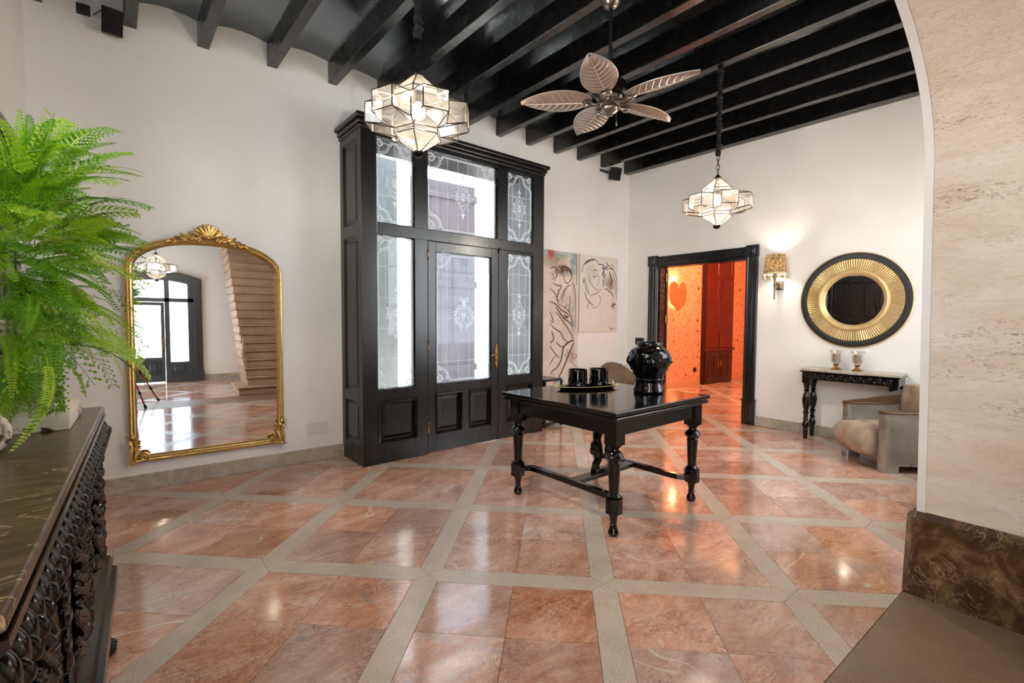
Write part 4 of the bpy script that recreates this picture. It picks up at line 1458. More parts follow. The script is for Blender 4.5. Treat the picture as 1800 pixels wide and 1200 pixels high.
def blade_veins():
    mb = MB()
    L, W = 0.55, 0.125
    def hw(s): return W * (math.sin(PI * min(1, s * 0.97 + 0.03) ** 0.85) ** 0.72)
    mb.tube([(0.15 + L * s / 12, 0, -0.012) for s in range(12)] , [0.006 - 0.0003 * s for s in range(12)], 6)
    for k in range(1, 9):
        s0 = k * 0.095
        for sg in (-1, 1):
            pts = []
            for i in range(6):
                q = i / 5 * 0.93
                s = min(0.97, s0 + 0.13 * q ** 1.4)
                pts.append((0.14 + L * s, sg * q * hw(s), 0.020 * q * q - 0.013))
            mb.tube(pts, [0.0042, 0.004, 0.0036, 0.003, 0.0024, 0.0015], 5)
    rim = []
    for i in range(25):
        s = i / 24
        rim.append((0.14 + L * s, max(hw(s), 0.01), 0.010))
    for i in range(24, -1, -1):
        s = i / 24
        rim.append((0.14 + L * s, -max(hw(s), 0.01), 0.010))
    mb.tube(rim, 0.0042, 5, closed=True)
    return mb
MAT['blade'] = simple('taupe_carved_blade', (158, 138, 124), 0.38, 0.2, c2=(134, 114, 100), scale=10, bump=0.08, bscale=50)
MAT['blade_rib'] = simple('silvered_blade_rib', (196, 186, 174), 0.35, 0.4)
bm_, bv_ = blade_mesh().mesh('blade', 'blade'), blade_veins().mesh('leaf_veins', 'blade_rib')
br = MB()
br.tube([(0.07, 0, -0.012), (0.11, 0.0, -0.030), (0.15, 0, -0.022), (0.20, 0, -0.016)], [0.016, 0.014, 0.018, 0.012], 8)
br.lathe([(0.044, 0.0), (0.046, -0.010), (0.036, -0.016), (0.034, -0.024), (0.022, -0.028), (0.018, -0.036), (0.004, -0.038)], 20, Matrix.Translation((0.175, 0, -0.010)))
brm = br.mesh('blade_bracket', 'steel')
for k in range(5):
    a = math.radians(-5.8 + 72 * k)
    b = inst('blade', bm_, fan, (0, 0, 0.0), (math.radians(11), 0, a))
    inst('leaf_veins', bv_, b)
    inst('blade_bracket', brm, b)

# ------------------------------------------------------------ wall sconce
sx, sy = right_pt(2.97)
sc = thing('wall_sconce', 'brass wall sconce with a tasselled drum shade beside the doorway', 'wall lamp', (sx, sy, 1.98), ROT_R)
def shade_mat():
    t = NT('sequinned_lampshade')
    co = t.obj()
    mp = t.new('ShaderNodeMapping')
    mp.inputs['Scale'].default_value = (30, 30, 70)
    t.link(co, mp.inputs[0])
    f = t.noise(mp.outputs[0], 1.6, 4, 0.7, 0.6)
    c = t.ramp(f, [(0.38, (48, 40, 30)), (0.52, (150, 132, 104)), (0.66, (222, 208, 180))])
    tl = t.new('ShaderNodeBsdfTranslucent')
    df = t.new('ShaderNodeBsdfDiffuse')
    t.link(c, tl.inputs[0])
    t.link(c, df.inputs[0])
    m = t.new('ShaderNodeMixShader')
    m.inputs[0].default_value = 0.45
    t.link(tl.outputs[0], m.inputs[1])
    t.link(df.outputs[0], m.inputs[2])
    t.link(m.outputs[0], t.out.inputs['Surface'])
    return t.m
MAT['shade'] = shade_mat()
DY = -0.185
M0 = Matrix.Translation((0, DY, 0))
MB().lathe([(0.142, 0.155), (0.140, 0.16), (0.112, 0.405), (0.110, 0.405), (0.137, 0.16)], 32, M0, cap=False).build('lamp_shade', 'shade', sc)
tr_ = MB()
tr_.lathe([(0.1435, 0.145), (0.1445, 0.165), (0.141, 0.165), (0.140, 0.145)], 32, M0, cap=False)
tr_.build('shade_trim', simple('cream_braid', (214, 196, 160), 0.7), sc)
tz = MB().lathe([(0.003, 0.0), (0.007, -0.008), (0.004, -0.016), (0.010, -0.026), (0.013, -0.062), (0.002, -0.064)], 8).mesh('tassel', simple('grey_tassel', (150, 134, 110), 0.8))
for k in range(9):
    a = 2 * PI * k / 9 + 0.2
    inst('tassel', tz, sc, (0.138 * math.cos(a), DY + 0.138 * math.sin(a), 0.148))
st = MB()
st.lathe([(0.004, -0.195), (0.011, -0.188), (0.008, -0.172), (0.013, -0.165), (0.010, -0.15), (0.012, -0.02), (0.020, -0.012), (0.014, 0.0), (0.018, 0.012), (0.011, 0.03), (0.016, 0.06), (0.014, 0.10), (0.024, 0.115), (0.020, 0.17)], 14, M0)
st.build('stem', simple('antique_silver_brass', (120, 104, 80), 0.35, 0.9), sc)
MB().tube([(0, DY, 0.0), (0, DY * 0.6, -0.015), (0.0, 0, 0.0)], 0.012, 8).build('arm', 'brass', sc)
MB().box(-0.045, 0.045, -0.03, 0, -0.06, 0.06).frustum(-0.045, 0.045, -0.06, 0.06, -0.03, 0.025, -0.055).build('back_plate', simple('pewter_plate', (120, 104, 84), 0.4, 0.9), sc, smooth=False, bevel=0.003)
MB().ball((0, DY, 0.26), (0.03, 0.03, 0.045)).build('bulb', 'bulb', sc)
light('sconce_glow', 'POINT', (0, DY, 0.27), 10, (1.0, 0.88, 0.70), 0.04, sc)

# ------------------------------------------------------------ centre table
TZ = 0.885
tb = thing('draw_leaf_table', 'black draw leaf table with turned legs in the middle of the room', 'table', (3.035, 2.675, 0), math.radians(2.2))
TXh, TYh = 0.625, 0.60
def slab(hx, hy, z0, z1, name):
    return MB().box(-hx, hx, -hy, hy, z0, z1).build(name, 'black_gloss', tb, smooth=False, bevel=0.008)
slab(TXh, TYh, 0.852, TZ, 'table_top')
slab(TXh - 0.02, TYh - 0.004, 0.818, 0.845, 'draw_leaf')
LX = 0.512
ap = [(-LX, LX, -LX - 0.035, -LX - 0.008), (-LX, LX, LX + 0.008, LX + 0.035)]
for x0, x1, y0, y1 in ap:
    MB().box(x0, x1, y0, y1, 0.705, 0.818).build('apron', 'black_gloss', tb, smooth=False, bevel=0.003)
    MB().box(y0, y1, x0, x1, 0.705, 0.818).build('apron', 'black_gloss', tb, smooth=False, bevel=0.003)
lg = MB()
lg.lathe([(0.018, 0.0), (0.034, 0.006), (0.038, 0.025), (0.030, 0.05), (0.021, 0.068), (0.026, 0.075), (0.026, 0.082), (0.022, 0.088), (0.028, 0.13), (0.036, 0.158), (0.040, 0.165)], 20)
s2 = 0.062
oct_ = [(s2 * math.cos(PI / 8 + k * PI / 4), s2 * math.sin(PI / 8 + k * PI / 4)) for k in range(8)]
lg.prism(oct_, 0.165, 0.272)
lg.lathe([(0.045, 0.272), (0.050, 0.280), (0.040, 0.292), (0.034, 0.30), (0.044, 0.505), (0.046, 0.52), (0.040, 0.528), (0.058, 0.545), (0.064, 0.562), (0.052, 0.585), (0.032, 0.600), (0.030, 0.615), (0.046, 0.628), (0.048, 0.640)], 20)
lg.box(-0.05, 0.05, -0.05, 0.05, 0.640, 0.818)
lgm = lg.mesh('leg', 'black_gloss', True, 0.5)
for x in (-LX, LX):
    for y in (-LX, LX):
        inst('leg', lgm, tb, (x, y, 0))
def bar(path, w, z0, z1):
    """bowed flat bar in plan"""
    P = [Vector(p) for p in path]
    vs_, fs = [], []
    for i, p in enumerate(P):
        d = (P[min(i + 1, len(P) - 1)] - P[max(i - 1, 0)]).normalized()
        nn = Vector((-d.y, d.x)) * w / 2
        for q in (p + nn, p - nn):
            vs_ += [(q.x, q.y, z0), (q.x, q.y, z1)]
    for i in range(len(P) - 1):
        a, b = i * 4, i * 4 + 4
        fs += [(a + 1, a + 3, b + 3, b + 1), (a, b, b + 2, a + 2), (a, a + 1, b + 1, b), (a + 2, b + 2, b + 3, a + 3)]
    fs += [(0, 2, 3, 1), (len(vs_) - 4, len(vs_) - 3, len(vs_) - 1, len(vs_) - 2)]
    return MB().add(vs_, fs)
half = [(-LX, LX), (-LX + 0.05, LX - 0.004), (-LX + 0.09, LX - 0.022), (-LX + 0.115, LX - 0.06), (-LX + 0.122, LX - 0.11), (-LX + 0.124, LX - 0.2)]
for s in (1, -1):
    path = [(x * s, y) for x, y in half] + [(x * s, -y) for x, y in reversed(half)]
    bar(path, 0.046, 0.192, 0.236).build('bowed_stretcher', 'black_gloss', tb, smooth=False, bevel=0.004)
MB().box(-LX + 0.12, LX - 0.12, -0.045, 0.045, 0.195, 0.232).build('middle_stretcher', 'black_gloss', tb, smooth=False, bevel=0.004)
# carved lyre support standing on the middle stretcher
MB().box(-0.13, 0.13, -0.03, 0.03, 0.232, 0.262).build('lyre_foot', 'black_gloss', tb, smooth=False, bevel=0.004)
for s in (-1, 1):
    c = [(s * 0.115, 0.262), (s * 0.10, 0.30), (s * 0.062, 0.345), (s * 0.052, 0.40), (s * 0.075, 0.46), (s * 0.085, 0.51), (s * 0.060, 0.57), (s * 0.030, 0.63), (s * 0.028, 0.705)]
    MB().ribbon(c, [0.045, 0.05, 0.045, 0.04, 0.042, 0.045, 0.045, 0.05, 0.06], -0.022, 0.022).build('lyre_scroll', 'black_gloss', tb, smooth=False, bevel=0.004)
MB().box(-0.2, 0.2, -0.03, 0.03, 0.69, 0.72).build('bearer', 'black_wood', tb, smooth=False)

# ------------------------------------------------------------ face vase
def face_vase():
    prof_ = [(0.0, 0.118), (0.010, 0.127), (0.022, 0.128), (0.05, 0.119), (0.085, 0.113), (0.108, 0.113), (0.112, 0.120), (0.122, 0.121), (0.126, 0.115), (0.141, 0.120), (0.18, 0.136), (0.225, 0.153), (0.27, 0.166), (0.305, 0.170), (0.335, 0.166), (0.362, 0.150), (0.380, 0.126), (0.390, 0.107), (0.394, 0.101), (0.400, 0.104), (0.424, 0.104), (0.429, 0.100), (0.429, 0.090), (0.40, 0.088), (0.36, 0.12)]
    # resample for the relief
    P = []
    for i in range(len(prof_) - 1):
        (z0, r0), (z1, r1) = prof_[i], prof_[i + 1]
        k = max(1, int(abs(z1 - z0) / 0.006)) if z0 > 0.14 and z1 < 0.4 and z1 > z0 else 1
        for q in range(k):
            P.append((z0 + (z1 - z0) * q / k, r0 + (r1 - r0) * q / k))
    P.append(prof_[-1])
    inner = len(P) - 4
    n_ = 144
    def relief(a, z):
        h = 0.0
        for c in range(4):
            da = (a - c * PI / 2 + PI) % (2 * PI) - PI
            x, y = da * 0.16, z - 0.262
            if abs(x) > 0.09:
                continue
            g = lambda cx, cy_, sx_, sy_: math.exp(-((x - cx) / sx_) ** 2 - ((y - cy_) / sy_) ** 2)
            h += 0.010 * g(0, 0.0, 0.042, 0.070)
            h += 0.017 * g(0, 0.008, 0.008, 0.026) + 0.007 * g(0, -0.012, 0.013, 0.009)
            for s in (-1, 1):
                h += 0.010 * g(s * 0.020, 0.040, 0.016, 0.006) - 0.012 * g(s * 0.019, 0.025, 0.011, 0.008) + 0.004 * g(s * 0.019, 0.024, 0.007, 0.004)
                h += 0.006 * g(s * 0.030, -0.004, 0.013, 0.016)
                h += 0.007 * g(s * 0.058, 0.010, 0.006, 0.020)
            h += 0.008 * g(0, -0.030, 0.015, 0.0045) + 0.008 * g(0, -0.040, 0.013, 0.0045) - 0.006 * g(0, -0.035, 0.016, 0.002)
            h += 0.008 * g(0, -0.062, 0.016, 0.012)
            # folds below the chin
            for q in range(-3, 4):
                h += 0.006 * g(q * 0.018 + (y + 0.1) * q * 0.1, -0.105, 0.004, 0.020)
        return h
    mb = MB()
    vs_, fs = [], []
    for i, (z, r) in enumerate(P):
        for k in range(n_):
            a = 2 * PI * k / n_
            rr = r + (relief(a, z) if 0.15 < z < 0.395 and i < inner else 0)
            vs_.append((rr * math.cos(a), rr * math.sin(a), z))
    for i in range(len(P) - 1):
        for k in range(n_):
            k2 = (k + 1) % n_
            fs.append((i * n_ + k, i * n_ + k2, (i + 1) * n_ + k2, (i + 1) * n_ + k))
    fs.append(tuple(reversed(range(n_))))
    fs.append(tuple((len(P) - 1) * n_ + k for k in range(n_)))
    return mb.add(vs_, fs)
vz = face_vase().build('face_vase', 'black_ceramic', None, (3.385, 2.49, TZ), math.radians(-137), angle=1.2)
tag(vz, 'shiny black ceramic vase with moulded faces on the table', 'vase')

# ------------------------------------------------------------ tray and mugs
ty = MB()
N = 20
outer, inner_ = [], []
for i in range(40):
    a = 2 * PI * i / 40
    ex_ = abs(math.cos(a)) ** 0.8 * (1 if math.cos(a) >= 0 else -1)
    x, y = 0.285 * ex_, 0.115 * math.sin(a) * (1 - 0.25 * abs(ex_))
    outer.append((x, y))
def ringv(sc_, z):
    return [(x * sc_, y * sc_, z) for x, y in outer]
levels = [(0.80, 0.0), (0.90, 0.004), (1.0, 0.024), (0.985, 0.026), (0.88, 0.009), (0.0, 0.007)]
vs_, fs = [], []
for s, z in levels:
    vs_ += ringv(s, z)
for i in range(len(levels) - 1):
    for k in range(40):
        fs.append((i * 40 + k, i * 40 + (k + 1) % 40, (i + 1) * 40 + (k + 1) % 40, (i + 1) * 40 + k))
fs.append(tuple(reversed(range(40))))
ty.add(vs_, fs)
tray = thing('serving_tray', 'long black tray with gold tips under the two mugs', 'tray', (3.12, 2.955, TZ), math.radians(-22))
ty.build('tray_dish', 'black_gloss', tray)
MB().tube([(x * 0.995, y * 0.995, 0.0262) for x, y in outer], 0.0028, 5, closed=True).build('tray_rim', 'gold_pale', tray)
for s in (-1, 1):
    MB().tube([(s * 0.262, -0.022, 0.021), (s * 0.29, -0.016, 0.027), (s * 0.305, 0.0, 0.030), (s * 0.29, 0.016, 0.027), (s * 0.262, 0.022, 0.021)], [0.004, 0.006, 0.008, 0.006, 0.004], 8).build('gold_tip', 'gold_pale', tray)
MB().tube([(0.20, 0.07, 0.02), (0.235, 0.085, 0.05), (0.265, 0.06, 0.062), (0.27, 0.03, 0.05), (0.255, 0.01, 0.03)], 0.009, 8).build('ivory_handle', simple('ivory', (228, 214, 188), 0.4), tray)
def mug(label, x, y, rz):
    t = thing('mug', label, 'mug', (x, y, TZ + 0.0095), rz, 'black mugs on the tray')
    n_ = 60
    P = [(0.074, 0.0), (0.080, 0.004), (0.083, 0.02), (0.083, 0.158), (0.081, 0.165), (0.077, 0.164), (0.075, 0.02)]
    mb = MB()
    Q = []
    for i in range(len(P) - 1):
        k = 16 if i == 2 else 1
        for q in range(k):
            Q.append((P[i][0] + (P[i + 1][0] - P[i][0]) * q / k, P[i][1] + (P[i + 1][1] - P[i][1]) * q / k))
    Q.append(P[-1])
    vs_, fs = [], []
    for r, z in Q:
        for k in range(n_):
            a = 2 * PI * k / n_
            h = 0.0
            if r > 0.079 and z < 0.10:
                zz = z / 0.10
                lobes = max(0.0, math.cos(9 * a + 2.2 * math.sin(z * 60))) ** 3
                h = 0.006 * lobes * (1 - zz) ** 0.6 * (1 if z > 0.003 else 0)
            vs_.append(((r + h) * math.cos(a), (r + h) * math.sin(a), z))
    for i in range(len(Q) - 1):
        for k in range(n_):
            fs.append((i * n_ + k, i * n_ + (k + 1) % n_, (i + 1) * n_ + (k + 1) % n_, (i + 1) * n_ + k))
    fs.append(tuple(reversed(range(n_))))
    fs.append(tuple((len(Q) - 1) * n_ + k for k in range(n_)))
    mb.add(vs_, fs).build('cup_body', 'black_ceramic', t, angle=1.2)
    MB().lathe([(0.0770, 0.162), (0.0785, 0.167), (0.0808, 0.167), (0.0818, 0.163)], 40, cap=False).build('rim', 'black_gloss', t)
    return t
mug('black relief mug on the tray, nearer the glass door', 3.03, 2.985, 0.2)
mug('black relief mug on the tray, nearer the face vase', 3.24, 2.925, 0.9)

# ------------------------------------------------------------ gilt arched mirror on the back wall
gmr = thing('gilt_mirror', 'tall arched gilt framed mirror leaning flat on the white back wall', 'mirror', (0.465, 5.205, 0.0))
HWm, Z0m, ZS = 0.612, 0.245, 1.92
def mirror_path(off_=0.0, nz=26):
    pts = [(-HWm + off_, Z0m + off_), (HWm - off_, Z0m + off_)]
    top = []
    for i in range(nz + 1):
        a = PI * i / nz
        x = HWm * math.copysign(abs(math.cos(a)) ** 0.75, math.cos(a))
        s = abs(x) / HWm
        z = ZS + 0.30 * max(0.0, 1 - s ** 2.4) ** 0.5
        top.append((x * (1 - off_ / HWm), z - off_ * max(0.0, math.sin(a)) ** 0.5))
    return pts + top
path = mirror_path()
fr = MB().sweep(path, [(0, 0.0), (0, -0.030), (0.006, -0.042), (0.018, -0.046), (0.024, -0.038), (0.030, -0.036), (0.038, -0.036), (0.042, -0.044), (0.050, -0.040), (0.054, -0.028), (0.062, -0.022), (0.064, -0.008)])
fr.build('gilt_frame', 'gold', gmr)
# beading between the mouldings
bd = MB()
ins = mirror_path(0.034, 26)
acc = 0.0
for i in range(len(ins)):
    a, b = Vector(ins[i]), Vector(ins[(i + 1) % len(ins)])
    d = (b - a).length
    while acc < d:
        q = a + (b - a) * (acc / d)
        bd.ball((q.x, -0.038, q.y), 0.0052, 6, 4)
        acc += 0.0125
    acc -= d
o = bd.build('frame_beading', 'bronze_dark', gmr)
o['kind'] = 'stuff'
gl = mirror_path(0.060)
MB().prism_y(gl, -0.014, -0.008).build('mirror_glass', 'mirror', gmr, smooth=False)
# crest: shell, roses and leaves
cr = bpy.data.objects.new('crest', None); col.objects.link(cr); cr.parent = gmr; cr.location = (0, -0.045, 2.205); cr.scale = (1.2, 1.0, 1.12)
shl = MB()
for k in range(9):
    a = math.radians(-68 + k * 17)
    L = 0.105 - 0.012 * abs(k - 4) / 4
    shl.tube([(0.012 * math.sin(a), -0.012, 0.012), (0.5 * L * math.sin(a), -0.024, 0.012 + 0.5 * L * math.cos(a)), (L * math.sin(a), -0.016, 0.012 + L * math.cos(a))], [0.006, 0.010, 0.014], 8)
    shl.ball((L * math.sin(a), -0.014, 0.012 + L * math.cos(a)), (0.015, 0.012, 0.013), 8, 6)
shl.ball((0, -0.03, 0.016), 0.016)
shl.build('shell', 'gold', cr)
rng = random.Random(4)
for s in (-1, 1):
    lv = MB()
    for (x, z, a, L) in ((0.055, 0.045, 62, 0.085), (0.085, 0.020, 80, 0.08), (0.13, 0.010, 60, 0.06), (0.165, 0.015, 25, 0.055), (0.19, -0.005, 75, 0.06), (0.225, -0.02, 95, 0.055), (0.245, -0.035, 120, 0.045), (0.12, 0.03, 20, 0.05)):
        t_ = math.radians(a)
        p0 = Vector((s * x, -0.012, z))
        d = Vector((s * math.sin(t_), 0, math.cos(t_)))
        lv.tube([p0 - d * L * 0.5, p0 - d * L * 0.1 + Vector((0, -0.016, 0)), p0 + d * L * 0.3 + Vector((0, -0.014, 0)), p0 + d * L * 0.55], [0.005, 0.014, 0.011, 0.002], 6)
    lv.build('acanthus_leaves', 'gold', cr)
    for (x, z, r) in ((0.10, 0.012, 0.026), (0.155, -0.004, 0.022), (0.215, -0.028, 0.018), (0.065, 0.0, 0.02)):
        rs = MB()
        rs.ball((0, -0.012, 0), (r * 0.5, r * 0.5, r * 0.5), 8, 6)
        for k in range(6):
            a = k * PI / 3 + rng.random()
            rs.ball((r * 0.62 * math.cos(a), -0.006, r * 0.62 * math.sin(a)), (r * 0.5, r * 0.35, r * 0.5), 7, 5)
        rs.build('rosette', 'gold', cr, (s * x, -0.018, z))
# acanthus corners
for s in (-1, 1):
    cn_ = bpy.data.objects.new('corner_ornament', None); col.objects.link(cn_); cn_.parent = gmr; cn_.location = (s * (HWm - 0.03), -0.045, Z0m + 0.03)
    m = MB()
    sp = spiral(-s * 0.075, 0.022, 0.036, 0.008, PI / 2, 1.4 * s, 18)
    m.tube([(x, -0.018, z) for x, z in sp], [0.012 - 0.004 * i / 18 for i in range(19)], 7)
    m.tube([(0.012 * s, -0.012, -0.02), (0.016 * s, -0.022, 0.06), (0.004 * s, -0.024, 0.12), (0.018 * s, -0.016, 0.18)], [0.016, 0.017, 0.013, 0.004], 7)
    m.tube([(-0.01 * s, -0.014, -0.015), (-0.018 * s, -0.026, 0.05), (-0.04 * s, -0.02, 0.10), (-0.058 * s, -0.012, 0.105)], [0.014, 0.015, 0.010, 0.003], 7)
    m.build('scroll', 'gold', cn_)
    lv = MB()
    for (x, z, a, L) in ((0.02, 0.15, -15, 0.07), (-0.02, 0.175, 25, 0.06), (0.0, 0.205, 5, 0.06), (0.03, 0.19, -45, 0.05), (-0.028, 0.135, 60, 0.055), (-0.03, -0.005, 85, 0.09), (0.0, -0.018, 80, 0.09), (-0.055, 0.05, 60, 0.05)):
        t_ = math.radians(a)
        d = Vector((-s * math.sin(t_), 0, math.cos(t_)))
        p0 = Vector((s * x, -0.012, z))
        lv.tube([p0 - d * L * 0.5, p0 - d * L * 0.1 + Vector((0, -0.016, 0)), p0 + d * L * 0.3 + Vector((0, -0.012, 0)), p0 + d * L * 0.55], [0.005, 0.014, 0.010, 0.002], 6)
    lv.build('leaves', 'gold', cn_)

# flush white cover plate
pl = MB().box(-0.105, 0.105, -0.006, 0.0, -0.066, 0.066).build('cover_plate', 'white_plate', None, (1.412, 5.21, 0.336), smooth=False, bevel=0.003)
tag(pl, 'flush white cover plate low on the wall beside the gilt mirror', 'cover plate')

# ------------------------------------------------------------ paintings
def canvas_mat(name, base, washes):
    t = NT(name)
    co = t.obj()
    c = t.ramp(t.noise(co, 3.0, 5, 0.65, 0.6), [(0.35, base[0]), (0.65, base[1])])
    sep = t.new('ShaderNodeSeparateXYZ')
    t.link(co, sep.inputs[0])
    for (x, z, rx, rz, colr, amt, nsc) in washes:
        dx = t.math('DIVIDE', t.math('SUBTRACT', sep.outputs[0], x), rx)
        dz = t.math('DIVIDE', t.math('SUBTRACT', sep.outputs[2], z), rz)
        d = t.math('ADD', t.math('MULTIPLY', dx, dx), t.math('MULTIPLY', dz, dz))
        f = t.math('ADD', t.math('SUBTRACT', 1.0, d), t.math('MULTIPLY', t.math('SUBTRACT', t.noise(co, nsc, 5, 0.7, 1.0), 0.5), 3.2))
        f = t.math('MULTIPLY', f, amt, clamp=True)
        c = t.mix(f, c, lin(colr))
    t.link(c, t.b.inputs['Base Color'])
    t.set(Roughness=0.6)
    t.bump(t.noise(co, 300, 2, 0.5), 0.05, 0.002)
    return t.m
MAT['ink'] = simple('sepia_ink', (58, 38, 28), 0.6, c2=(92, 60, 44), scale=12)
MAT['ink_light'] = simple('umber_wash', (120, 88, 64), 0.6)
MAT['ink_blue'] = simple('blue_black_ink', (40, 56, 70), 0.6)
def smooth_line(pts, sub=5):
    if len(pts) < 3:
        return pts
    out = []
    for i in range(len(pts) - 1):
        p0, p1, p2, p3 = pts[max(i - 1, 0)], pts[i], pts[i + 1], pts[min(i + 2, len(pts) - 1)]
        for k in range(sub):
            t = k / sub
            out.append(tuple(0.5 * (2 * p1[j] + (p2[j] - p0[j]) * t + (2 * p0[j] - 5 * p1[j] + 4 * p2[j] - p3[j]) * t * t + (3 * p1[j] - p0[j] - 3 * p2[j] + p3[j]) * t ** 3) for j in (0, 1)))
    out.append(pts[-1])
    return out
def painting(name, label, x0, x1, z0, z1, mat_, strokes, quad, d=0.035):
    """strokes are drawn in sketch coordinates; quad = (xl, xr, yt, yb) maps them on the canvas"""
    xm = (x0 + x1) / 2
    t = thing(name, label, 'painting', (xm, back_y(xm) - 0.003, 0), PHI)
    hw = (x1 - x0) / 2
    b = MB().box(-hw, hw, -d, 0, z0 - z0, z1 - z0)
    t.location.z = z0
    b.build('canvas', mat_, t, smooth=False, bevel=0.004)
    H = z1 - z0
    for mt, wd, pts in strokes:
        P = []
        for x, y in pts:
            u = (x - quad[0]) / (quad[1] - quad[0])
            v = (y - quad[2]) / (quad[3] - quad[2])
            P.append((-hw + 2 * hw * u, H * (1 - v)))
        P = smooth_line(P)
        n_ = len(P)
        ws = [wd * 0.75 * (0.45 + 0.75 * math.sin(PI * (0.12 + 0.8 * i / max(1, n_ - 1)))) for i in range(n_)]
        MB().ribbon(P, ws, -d - 0.0012, -d - 0.0002).build('brush_line', mt, t, smooth=False)
    return t
MP1 = canvas_mat('figure_canvas', ((228, 216, 200), (214, 198, 180)), [
    (-0.05, 1.92, 0.35, 0.16, (150, 120, 84), 0.8, 7), (0.38, 1.90, 0.10, 0.30, (96, 150, 160), 0.7, 6), (0.0, 2.0, 0.55, 0.06, (110, 160, 170), 0.5, 8),
    (-0.12, 2.0, 0.08, 0.10, (190, 40, 34), 0.8, 9), (0.15, 1.75, 0.22, 0.12, (84, 62, 48), 0.75, 9), (0.35, 0.42, 0.10, 0.14, (196, 128, 112), 0.6, 8),
    (0.10, 0.06, 0.12, 0.06, (90, 160, 180), 0.8, 10), (-0.02, 0.04, 0.05, 0.05, (190, 60, 60), 0.7, 10), (0.2, 1.15, 0.2, 0.5, (186, 158, 130), 0.4, 5), (0.38, 1.0, 0.05, 0.9, (140, 150, 152), 0.5, 6)])
S1 = [
    ('ink', .02, [(45, 215), (70, 195), (100, 205), (110, 240), (95, 280), (75, 310)]), ('ink', .016, [(55, 240), (75, 270), (60, 300)]),
    ('ink', .03, [(115, 185), (150, 200), (190, 185), (230, 205), (250, 240)]), ('ink', .024, [(150, 240), (165, 215), (205, 210), (240, 230), (245, 270), (225, 300)]),
    ('ink', .016, [(165, 250), (180, 300), (205, 320), (240, 290)]), ('ink', .018, [(130, 195), (160, 180), (200, 195), (215, 215)]),
    ('ink', .020, [(70, 325), (110, 345), (150, 345), (120, 400), (110, 470), (140, 510)]), ('ink', .016, [(190, 355), (165, 400), (130, 480)]),
    ('ink', .016, [(240, 330), (205, 350), (170, 420), (150, 510)]), ('ink', .018, [(250, 300), (275, 350), (285, 420), (290, 560), (288, 700)]),
    ('ink', .018, [(45, 375), (80, 400), (110, 450), (125, 480)]), ('ink', .022, [(45, 480), (100, 500), (150, 545), (200, 570), (235, 600)]),
    ('ink', .026, [(95, 520), (130, 560), (170, 610), (215, 640), (245, 665)]), ('ink', .018, [(225, 420), (235, 470), (225, 540), (245, 600), (250, 680), (270, 670), (262, 640)]),
    ('ink', .014, [(150, 510), (190, 530), (225, 560), (185, 520), (220, 500)]), ('ink', .018, [(45, 560), (60, 600), (75, 640), (60, 650), (50, 620)]),
    ('ink', .020, [(100, 560), (150, 620), (200, 680), (240, 740), (275, 790)]), ('ink', .020, [(45, 660), (90, 700), (140, 730), (180, 790), (215, 815)]),
    ('ink', .034, [(275, 800), (230, 815), (180, 850), (165, 900), (150, 970), (110, 1030)]), ('ink', .020, [(105, 810), (140, 845), (180, 855)]),
    ('ink', .030, [(280, 820), (240, 890), (200, 980), (160, 1060), (105, 1150)]), ('ink', .018, [(45, 840), (90, 900), (135, 945)]), ('ink', .016, [(45, 1000), (75, 950), (105, 920)]),
    ('ink', .020, [(110, 1030), (75, 1045), (50, 1080)]), ('ink', .012, [(200, 870), (220, 900), (190, 930), (225, 940)]), ('ink_light', .014, [(250, 900), (280, 960), (310, 930), (270, 920)]),
    ('ink_light', .012, [(235, 980), (280, 1010), (310, 1040)]), ('ink_light', .03, [(60, 720), (80, 780), (50, 820)]), ('ink_light', .012, [(80, 1060), (85, 1110), (100, 1150)]),
    ('ink_light', .05, [(175, 590), (200, 605), (220, 600)]), ('ink_blue', .016, [(295, 75), (298, 200), (296, 330)]), ('ink', .012, [(110, 380), (125, 410), (100, 430)])]
painting('figure_painting', 'tall sepia painting of two entwined sketched figures beside the vestibule', 4.46, 5.475, 0.50, 2.548, MP1, S1, (-120, 318, 60, 1165))
MP2 = canvas_mat('lovers_canvas', ((230, 224, 214), (222, 214, 202)), [
    (0.28, 0.82, 0.14, 0.16, (150, 124, 90), 0.7, 7), (0.12, 0.86, 0.06, 0.10, (120, 150, 172), 0.6, 9), (-0.2, 0.95, 0.18, 0.2, (196, 184, 168), 0.5, 6), (0.38, 0.45, 0.08, 0.12, (190, 172, 146), 0.6, 8)])
